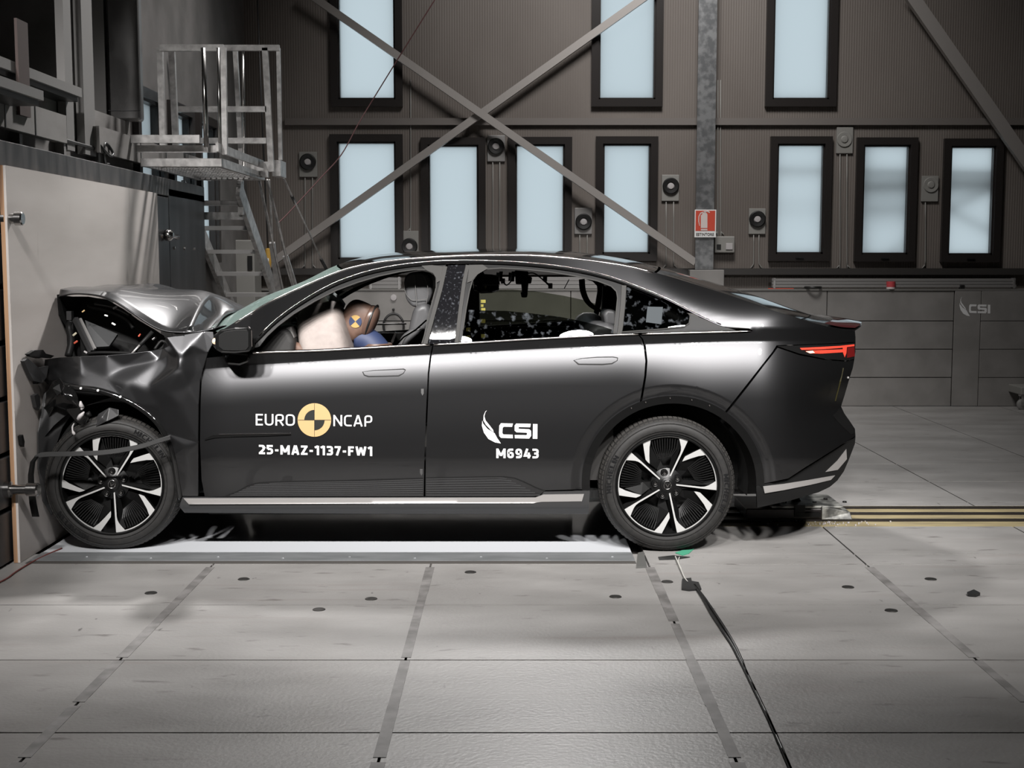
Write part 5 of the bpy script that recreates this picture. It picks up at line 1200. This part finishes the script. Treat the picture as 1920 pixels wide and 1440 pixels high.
# ================================================================ cabin
M_leather = mat('seat_leather', (0.06, 0.06, 0.062), 0.5); M_stitch = mat('seat_stitch', (0.11, 0.108, 0.105), 0.7)
M_trimcab = mat('cabin_trim', (0.045, 0.043, 0.041), 0.6); M_dash = mat('dash_top', (0.03, 0.029, 0.028), 0.7)
M_headliner = mat('headliner', (0.05, 0.05, 0.05), 0.8)
def solid(name, poly, Y0, Y1, m, parent, bev=0.03, seg=3):
    v = [P(x, y, Y0) for x, y in poly]; v += [Vector((q.x, Y1, q.z)) for q in v]; n = len(poly)
    o = mk(name, v, [tuple(range(n)), tuple(range(2*n-1, n-1, -1))] + [(i, n+i, n+(i+1)%n, (i+1)%n) for i in range(n)], m, parent)
    bm = bmesh.new(); bm.from_mesh(o.data); bmesh.ops.recalc_face_normals(bm, faces=bm.faces); bm.to_mesh(o.data); bm.free()
    if bev:
        b = o.modifiers.new('bevel', 'BEVEL'); b.width = bev; b.segments = seg; b.limit_method = 'ANGLE'; o.data.polygons.foreach_set('use_smooth', [True] * len(o.data.polygons))
        wn = o.modifiers.new('wn', 'WEIGHTED_NORMAL')
    return o
# headliner under the roof (also hides the sky side of the roof skin)
def inner(px, f_): return [(x, f_(x) + 6) for x in px]
xsr = frange(660, 1215, 16)
v, f = [], []
for x in xsr:
    E, Cc = side_pt(x, DT(x) + 2, 0.05), P(x, Rf(x) + 16, YC)
    for u in frange(-1, 1, 8):
        w = 1 - abs(u) ** 2.3; v.append((E.x + (Cc.x - E.x) * w, YC + (E.y - YC) * abs(u) * (1 if u < 0 else -1), E.z + (Cc.z - E.z) * w))
for i in range(len(xsr) - 1):
    for j in range(8): f.append((i*9+j, i*9+j+1, (i+1)*9+j+1, (i+1)*9+j))
mk('headliner', v, f, M_headliner, car, smooth=True)
# driver seat: back, headrest, cushion, wing stitching
seat = empty('front_seat', P(790, 660, 0.35)); attach(seat, car); seat.location = P(790, 660, 0.35); seat.matrix_parent_inverse = Matrix.Translation(-wloc(car))
solid('headrest', [(757,530),(759,518),(768,511),(785,509),(803,513),(812,525),(811,550),(804,568),(790,578),(772,575),(761,562)], 0.40, 0.72, M_leather, seat, 0.035)
solid('backrest', [(776,574),(800,566),(812,590),(806,640),(800,800),(758,800),(756,690),(762,640),(768,605)], 0.30, 0.82, M_leather, seat, 0.045)
solid('bolster', [(745,648),(752,630),(768,618),(786,612),(800,618),(796,650),(790,720),(745,720)], 0.28, 0.40, M_leather, seat, 0.03)
solid('cushion', [(640,790),(770,775),(790,830),(780,860),(640,850)], 0.30, 0.82, M_leather, seat, 0.04)
def stitch(pts, Y): return tube('stitching', spline([P(x, y, Y) for x, y in pts], 4), 0.0018, M_stitch, seat, seg=5)
stitch([(778,514),(779,540),(781,565),(782,605)], 0.385); stitch([(793,514),(800,530),(803,548),(800,566),(795,605)], 0.385); stitch([(757,536),(762,552),(771,562),(780,563)], 0.39); stitch([(781,563),(800,561)], 0.385)
stitch([(752,648),(758,634),(770,622),(788,614)], 0.27); stitch([(770,646),(778,632),(792,622)], 0.272)
# passenger seat beyond
ps = empty('front_seat', P(790, 660, 1.3)); attach(ps, car); ps.location = P(790, 660, 1.3); ps.matrix_parent_inverse = Matrix.Translation(-wloc(car))
solid('headrest', [(788,540),(792,530),(805,527),(818,534),(818,556),(806,566),(792,562)], 1.15, 1.42, M_leather, ps, 0.03)
solid('backrest', [(800,566),(822,570),(826,640),(820,800),(788,800),(790,640)], 1.08, 1.58, M_leather, ps, 0.04)
# rear bench
rs = empty('rear_seat', P(1120, 640, 0.95)); attach(rs, car); rs.location = P(1120, 640, 0.95); rs.matrix_parent_inverse = Matrix.Translation(-wloc(car))
solid('rear_backrest', [(1100,616),(1120,606),(1150,606),(1170,625),(1140,780),(1085,780)], 0.25, 1.65, M_leather, rs, 0.04)
solid('rear_cushion', [(960,760),(1090,760),(1090,820),(960,820)], 0.25, 1.65, M_leather, rs, 0.04)
for y in (0.32, 1.2): solid('rear_headrest', [(1130,590),(1138,580),(1155,582),(1162,600),(1158,612),(1135,610)], y, y + 0.26, M_leather, rs, 0.02)
# inner door linings far side and near side, tunnel, dash
solid('door_lining', [(480,662),(790,652),(790,900),(480,900)], 0.16, 0.17, M_trimcab, car, 0); solid('door_lining', [(862,648),(1150,632),(1150,900),(862,900)], 0.16, 0.17, M_trimcab, car, 0)
zb_ = P(800, 640, 0.1).z
for (xa, xb_, zt_) in ((P(470,660,.1).x, P(800,650,.1).x, 1.06), (P(815,650,.1).x, P(1165,630,.1).x, 1.10)):
    box('far_door_lining', (xa, 2 * YC - 0.17, 0.3), (xb_, 2 * YC - 0.155, zt_), M_trimcab, car)
box('cabin_floor', (P(400,900,.1).x, 0.15, 0.27), (P(1160,900,.1).x, 2 * YC - 0.15, 0.31), M_matt, car)
solid('dashboard', [(415,640),(440,632),(480,622),(520,612),(540,618),(552,640),(548,700),(480,720),(415,720)], 0.20, 1.70, M_dash, car, 0.03)
solid('dash_screen', [(545,600),(552,594),(556,596),(566,650),(558,652)], 0.62, 0.98, M_gloss, car, 0.004)
solid('vent_trim', [(527,618),(545,612),(552,634),(536,640)], 0.24, 0.40, M_alu2, car, 0.006); solid('vent_blade', [(509,628),(514,624),(520,646),(515,648)], 0.22, 0.36, M_bright, car, 0.003)
tube('steering_wheel', [P(566,640,0.5) + Vector((0.16 * 0.35 * math.sin(t), 0.17 * math.cos(t), 0.17 * math.sin(t) - 0.1)) for t in frange(0, 2 * math.pi, 28)], 0.014, M_satin, car)
solid('sun_visor', [(628,543),(640,546),(700,520),(712,508),(690,512),(660,524)], 0.45, 0.85, M_headliner, car, 0.004)
tag(solid('visor_mirror', [(640,546),(646,541),(660,537),(661,541),(650,546)], 0.44, 0.46, M_alu2, car, 0.002))
# airbags
M_bag = mat('airbag_cloth', (0.72, 0.60, 0.54), 0.8); noisy(M_bag, (0.29, 0.25, 0.232), (0.34, 0.296, 0.273), nscale=6, bump=0.25, bump_scale=22)
def cushion(name, c, ax, R, T, m, par, fold=0.0, ex=3.2):
    """drum-shaped inflated cushion: axis ax, radius R, half thickness T"""
    ax = Vector(ax).normalized(); a = ax.cross(Vector((0, 1, 0))).normalized(); b = ax.cross(a)
    v, f = [], []; nt_, npn = 26, 44
    for i in range(nt_ + 1):
        th = math.pi * i / nt_; ct, st_ = math.cos(th), math.sin(th)
        rr = abs(st_) ** (2 / ex); hh = math.copysign(abs(ct) ** (2 / ex), ct)
        for k in range(npn):
            ph = 2 * math.pi * k / npn; wob = 1 + fold * math.sin(ph * 9 + 2 * hh) * (1 - abs(hh)) 
            v.append(Vector(c) + ax * (hh * T) + (a * math.cos(ph) + b * math.sin(ph)) * (rr * R * wob))
    for i in range(nt_):
        for k in range(npn): f.append((i*npn+k, i*npn+(k+1)%npn, (i+1)*npn+(k+1)%npn, (i+1)*npn+k))
    o = mk(name, v, f, m, par, smooth=True)
    bm = bmesh.new(); bm.from_mesh(o.data); bmesh.ops.remove_doubles(bm, verts=bm.verts, dist=1e-5); bmesh.ops.recalc_face_normals(bm, faces=bm.faces); bm.to_mesh(o.data); bm.free(); return o
ang = math.radians(15)
cushion('driver_airbag', P(622, 663, 0.50), (math.cos(ang), 0, math.sin(ang)), 0.285, 0.135, M_bag, car, 0.006, ex=5.0)
cushion('passenger_airbag', P(585, 620, 1.25), (math.cos(ang), 0, math.sin(ang)), 0.28, 0.15, mat('airbag_shaded', (0.34, 0.29, 0.26), 0.85), car, 0.01, ex=4)
M_wht = mat('airbag_white', (0.36, 0.41, 0.40), 0.7)
v = [P(614,552,.62), P(626,547,.60), P(640,558,.60), P(648,570,.62), P(644,578,.64), P(630,577,.62), P(622,566,.6)]
o = mk('airbag_tether', v, [tuple(range(7))], M_wht, car); o.modifiers.new('t', 'SOLIDIFY').thickness = 0.05
# ---- crash-test dummy
M_skin = mat('dummy_skin', (0.30, 0.15, 0.10), 0.55); noisy(M_skin, (0.115, 0.066, 0.047), (0.15, 0.09, 0.066), nscale=10)
M_blue = mat('dummy_blue', (0.022, 0.034, 0.085), 0.6); M_brown = mat('dummy_vinyl', (0.10, 0.06, 0.045), 0.3)
dm = empty('crash_test_dummy', P(700, 660, 0.5), 'crash test dummy with brown head slumped into the driver airbag', 'dummy')
ha = math.radians(-24)                         # head tips forward
hc = P(669, 603, 0.50)
def head_pt(u, v_, w): return hc + Vector((u * math.cos(ha) - w * math.sin(ha), v_, u * math.sin(ha) + w * math.cos(ha)))
def ellipsoid(name, su, sv, sw, m, par, off=(0, 0, 0), ex=2.6, cut=None):
    v, f = [], []
    for i in range(21):
        th = math.pi * i / 20
        for k in range(32):
            ph = 2 * math.pi * k / 32
            def pw(x): return math.copysign(abs(x) ** (2 / ex), x)
            u, q, w = su * pw(math.sin(th)) * pw(math.cos(ph)), sv * pw(math.sin(th)) * pw(math.sin(ph)), sw * pw(math.cos(th))
            if cut: u, q, w = cut(u, q, w)
            v.append(head_pt(u + off[0], q + off[1], w + off[2]))
    for i in range(20):
        for k in range(32): f.append((i*32+k, i*32+(k+1)%32, (i+1)*32+(k+1)%32, (i+1)*32+k))
    o = mk(name, v, f, m, par, smooth=True); autosmooth(o, 1.2); return o
ellipsoid('head', 0.088, 0.078, 0.118, M_skin, dm, cut=lambda u, q, w: (u * (1.0 if w > 0 else 1 + 0.25 * w / 0.118) - 0.012 * (w < -0.05), q, w), ex=3.2)
ellipsoid('skull_cap', 0.045, 0.080, 0.095, M_brown, dm, off=(0.062, 0, 0.028), ex=2.6)
tube('cap_seam', [head_pt(0.070 + 0.004 * math.sin(t * 2), 0.0805 * math.sin(t) , 0.03 + 0.098 * math.cos(t)) for t in frange(0, 2 * math.pi, 36)], 0.006, M_black, dm)
tube('nose', [head_pt(-0.085, 0, 0.03), head_pt(-0.105, 0, -0.01), head_pt(-0.085, 0, -0.02)], [0.008, 0.014, 0.01], M_skin, dm)
# target on the side of the head
def head_disc(poly, off): return [head_pt(x, -0.0795 - off, y) for x, y in poly]
def hd(nm, polys, off, m, par): return flat_polys(nm, polys, lambda a, b: head_pt(a, -0.081 - off, b), m, par)
hs = empty('target_sticker'); hs.location = (0, 0, 0); attach(hs, dm); hs.matrix_parent_inverse = Matrix.Translation(-wloc(dm))
bpv = mk('sticker_disc', [Vector((0,0,0))], [], None, hs) if False else None
rr_ = 0.035; q0 = 20
hd('sticker_disc', [[(rr_ * math.cos(math.radians(t)) + 0.0, rr_ * math.sin(math.radians(t)) + 0.005) for t in range(0, 360, 12)]], 0.0, mat('sticker_yellow', (0.42, 0.27, 0.09), 0.5), hs)
for s0 in (q0 + 2 * 10 - 65, q0 + 2 * 10 + 115):
    hd('sticker_quadrant', [[(0.0, 0.005)] + [(rr_ * math.cos(math.radians(t)), rr_ * math.sin(math.radians(t)) + 0.005) for t in frange(s0, s0 + 90, 10)]], 0.001, M_blue, hs)
tube('neck', spline([head_pt(0.03, 0, -0.09), P(690, 640, .5), P(706, 662, .5), P(720, 690, .5)], 4), [0.06 + 0.0035 * i for i in range(13)], M_blue, dm, seg=20)
lathe('neck_collar', [(0.0, 0.02), (0.085, 0.02), (0.095, 0.0), (0.085, -0.02), (0, -0.02)], P(706, 650, .5), M_brown, dm, axis='z', seg=28)
tube('torso', spline([P(712,668,.5), P(735,720,.5), P(755,800,.5)], 5), [0.10, 0.12, 0.14, 0.16, 0.17, 0.175, 0.175, 0.17, 0.165, 0.16, 0.16], mat('dummy_vest', (0.25, 0.16, 0.12), 0.7), dm, seg=20)
# arms reach forward; brown hand shows on the dash
def finger(p, d, l, r=0.009): 
    return [p, p + d * l * 0.45 + Vector((0, 0, 0.006)), p + d * l * 0.8, p + d * l + Vector((0, 0, -0.012))]
palm = P(540, 649, 0.30)
tube('arm', spline([P(725,700,.28), P(660,690,.24), P(600,668,.26), P(556,654,.29), P(545,651,.30)], 5), [0.05 - 0.0009 * i for i in range(21)], M_skin, dm, seg=14)
tube('hand', [palm + Vector((0.035, 0.0, 0.0)), palm, palm + Vector((-0.02, 0, 0))], [0.026, 0.032, 0.02], M_skin, dm, seg=12)
for k, (dy, ln) in enumerate(((-0.028, 0.055), (-0.010, 0.068), (0.009, 0.064), (0.026, 0.05))):
    pts_ = finger(palm + Vector((-0.015, dy, 0.006)), Vector((-0.95, 0.05 * (k - 1.5), 0.1)), ln); tube('finger', spline(pts_, 3), 0.009, M_skin, dm, seg=8)
tube('thumb', spline(finger(palm + Vector((0.01, -0.028, 0.012)), Vector((-0.7, -0.3, 0.45)), 0.045), 3), 0.010, M_skin, dm, seg=8)
# ---- belt and buckle on the seat
side_strip('seat_belt', [(800,600),(780,618),(757,632),(742,648)], 3, M_satin, car, off=0.16)
mk('belt_buckle', [P(733,640,.26), P(741,622,.26), P(744,624,.26), P(737,643,.26)], [(0, 1, 2, 3)], M_bright, car).modifiers.new('t', 'SOLIDIFY').thickness = 0.008
tube('rear_shelf_edge', [P(694, 608.5, 1.7), P(762, 607, 1.7)], 0.006, M_lightgrey, car)
# ---- onboard camera rig under the roof
rg = empty('onboard_camera_rig', P(950, 540, 0.9), 'black onboard cameras and cables hanging inside the rear window opening', 'camera rig')
c = P(912, 532, 0.55); lathe('camera_head', [(0, 0.075), (0.04, 0.07), (0.052, 0.03), (0.055, -0.03), (0.04, -0.07), (0, -0.075)], c, M_gloss, rg, axis='x', seg=24)
tube('camera_arm', [c + Vector((-0.02, 0, 0.03)), c + Vector((-0.06, 0.05, 0.10))], 0.02, M_satin, rg)
for x in (934, 957): 
    tube('light_tube', [P(x, 511, 0.8), P(x - 1, 527, 0.8)], 0.010, M_white, rg); solid('light_holder', [(x + 2, 509), (x + 9, 509), (x + 7, 528), (x + 2, 528)], 0.8, 0.84, M_satin, rg, 0.003)
tube('cable', spline([P(940,520,.78), P(948,534,.76), P(956,530,.76), P(965,516,.78)], 5), 0.004, M_satin, rg, seg=6); tube('cable', spline([P(985,514,.85), P(1000,512,.85), P(1015,522,.9), P(1030,536,.95)], 5), 0.004, M_satin, rg, seg=6)
for (x, y, w, h) in ((978,520,26,26),(984,540,14,24),(983,553,14,10),(992,525,12,14)):
    solid('camera_body', [(x - w/2, y - h/2), (x + w/2, y - h/2 + 2), (x + w/2 - 2, y + h/2), (x - w/2 + 2, y + h/2)], 0.85, 0.93, M_satin, rg, 0.006)
for (x, y) in ((943,527),(1022,523),(1032,536)): solid('connector', [(x - 4, y - 5), (x + 4, y - 5), (x + 4, y + 5), (x - 4, y + 5)], 1.2, 1.23, M_grey, rg, 0.003)
tube('cable', [P(1022,527,1.2), P(1032,536,1.2)], 0.004, M_satin, rg, seg=6); tube('cable', [P(1067,524,1.2), P(1058,541,1.2)], 0.003, M_satin, rg, seg=6)
for k in range(4):
    d = k * 2.6; tube('cable_bundle', spline([P(1087 + d, 524, 1.0 + .02*k), P(1089 + d, 545, 1.0), P(1098 + d, 566, 1.0), P(1115 + d, 580, 1.0), P(1140, 588 + k, 1.0)], 5), 0.006, M_satin if k % 2 else M_trimgrey, rg, seg=6)
# yellow scale marks on the far pillar
ys = empty('scale_marks', P(906, 600, 1.4)); attach(ys, car); ys.location = P(906, 600, 1.4); ys.matrix_parent_inverse = Matrix.Translation(-wloc(car))
M_ymark = mat('scale_yellow', (0.22, 0.19, 0.03), 0.7)
for (x, y, w, h) in ((906,565,9,6),(904,573,5,5),(906,580,8,5),(906,602,8,7),(906,630,8,7),(878,618,8,7),(878,632,8,6)):
    solid('mark', [(x-w/2,y-h/2),(x+w/2,y-h/2),(x+w/2,y+h/2),(x-w/2,y+h/2)], 0.36, 0.365, M_ymark, ys, 0)
solid('far_b_pillar_trim', [(862,498),(898,500),(900,650),(850,650)], 2 * YC - 0.36, 2 * YC - 0.33, M_trimcab, car, 0.01)
solid('far_c_pillar_trim', [(1130,535),(1165,545),(1170,650),(1126,650)], 2 * YC - 0.32, 2 * YC - 0.28, M_trimcab, car, 0.01)
# ================================================================ things on the floor
sl = empty('tow_sled', (1.3, 1.0, 0), 'scuffed steel tow sled in the rail behind the car', 'sled')
M_sled = mat('sled_plate', (0.30, 0.31, 0.29), 0.55, 0.3); noisy(M_sled, (0.10, 0.10, 0.095), (0.45, 0.45, 0.42), scale=(7, 7, 7), nscale=1.5, lo=0.42, hi=0.6)
xA, xB_ = P(1398, 960, 0.85).x, P(1596, 960, 0.85).x
box('carriage', (xA, 0.83, 0.012), (xB_ - 0.15, 1.24, 0.075), M_rail, sl, bev=0.006); box('top_plate', (xA + 0.15, 0.84, 0.075), (xB_ - 0.05, 1.22, 0.09), M_sled, sl, bev=0.004)
v = [(xB_ - 0.18, 0.82, 0.012), (xB_, 0.82, 0.012), (xB_, 1.25, 0.012), (xB_ - 0.18, 1.25, 0.012), (xB_ - 0.18, 0.82, 0.09), (xB_ - 0.01, 0.84, 0.055), (xB_ - 0.01, 1.23, 0.055), (xB_ - 0.18, 1.25, 0.09)]
mk('nose_block', v, BOXF, M_sled, sl, bev=0.004)
for k in range(5): lathe('bolt', [(0, 0.008), (0.012, 0.008), (0.014, 0)], (xA + 0.25 + 0.09 * k, 0.95 + 0.1 * (k % 2), 0.09), M_chrome, sl, axis='z', seg=8)
tube('tow_post', [P(1496, 945, 1.0), P(1486, 925, 1.0)], 0.025, M_satin, sl); box('clamp', (xA + 0.12, 0.9, 0.09), (xA + 0.22, 1.05, 0.13), M_satin, sl, bev=0.01); box('clamp', (xB_ - 0.34, 0.815, 0.03), (xB_ - 0.28, 0.83, 0.10), M_satin, sl)
box('side_rail', (xB_ - 0.33, 0.812, 0.03), (xB_ - 0.19, 0.828, 0.055), M_satin, sl)
# cable to the car, taped to the floor
cb = empty('floor_cable', G(1340, 1160), 'twin black cable running from the tape patch to the camera', 'cable')
for k, d in enumerate((0, 7)):
    q = [(1302, 1097), (1318 + d * 0.5, 1122), (1335 + d, 1152), (1352 + d, 1178), (1372 + d * 0.7, 1208), (1388 + d * 0.4, 1238), (1400, 1262), (1440, 1345), (1490, 1460)]
    tube('strand', spline([G(x, y, 0.007) for x, y in q], 5), 0.0065, M_black, cb, seg=6)
rp = empty('tether_rope', G(1275, 1060), 'thin pale tether rope from the rear tyre to the tape patch', 'rope')
tube('rope', spline([G(1266, 1043, 0.005), G(1270, 1052, 0.012), G(1276, 1066, 0.01), G(1284, 1084, 0.008), G(1292, 1094, 0.006)], 4), 0.004, mat('rope_pale', (0.5, 0.49, 0.46), 0.7), rp, seg=6)
tube('rope', spline([G(1274, 1044, 0.005), G(1272, 1054, 0.014), G(1277, 1066, 0.01)], 4), 0.003, MATS['rope_pale'], rp, seg=6)
def patch(name, poly, m, label, cat, z=0.0025, grp=None):
    v = [G(x, y, z) for x, y in poly]; v2 = [Vector((q.x, q.y, 0.0005)) for q in v]; n = len(v)
    return tag(mk(name, v + v2, [tuple(range(n)), tuple(range(2*n-1, n-1, -1))] + [(i, n+i, n+(i+1)%n, (i+1)%n) for i in range(n)], m), label, cat, grp)
M_tape = mat('black_tape', (0.018, 0.018, 0.018), 0.45)
patch('tape_patch', [(1279,1085),(1296,1083),(1297,1089),(1310,1091),(1315,1103),(1292,1105),(1278,1103)], M_tape, 'black tape patch over the cable on the floor', 'tape', 0.010)
patch('green_tape', [(1266,1036),(1283,1030),(1302,1028),(1292,1037),(1280,1041)], mat('green_tape', (0.07, 0.32, 0.20), 0.5), 'green tape scrap under the rear tyre', 'tape', 0.004)
patch('grey_tape', [(1196,1036),(1207,1034),(1213,1062),(1193,1063)], mat('grey_tape', (0.10, 0.10, 0.095), 0.5), 'dark grey tape strip at the end of the pit cover', 'tape', 0.008)
patch('dark_tape', [(1234,1044),(1262,1041),(1294,1044),(1270,1048),(1236,1049)], M_tape, 'black tape strip beside the green scrap', 'tape', 0.004)
patch('floor_scrap', [(1813,1110),(1826,1105),(1838,1111),(1830,1114),(1815,1113)], M_black, 'small black scrap with white tip on the right of the floor', 'debris', 0.014)
rc = empty('red_wire', G(60, 1060), 'thin red wire trailing on the floor at the foot of the board', 'wire')
tube('wire', spline([G(116,1028,0.008), G(88,1040,0.006), G(60,1054,0.005), G(30,1072,0.005), G(14,1084,0.005), G(-10,1096,0.005)], 5), 0.004, mat('wire_red', (0.16, 0.04, 0.035), 0.6), rc, seg=6)
for i, (x, y, s) in enumerate(((1632,1148,8),(1400,1215,8))): pass
# crumbs of shattered glass on the yellow band
mb = MB()
for k in range(70):
    x = random.gauss(1545, 45); y = random.gauss(982, 2.5); g = G(x, y, 0.001); s = random.uniform(0.003, 0.008)
    mb.box(g, g + Vector((s, s, s)))
tag(mb.build('glass_crumbs', M_lightgrey), 'scattered glass crumbs on the yellow rail band', 'debris', kind='stuff')
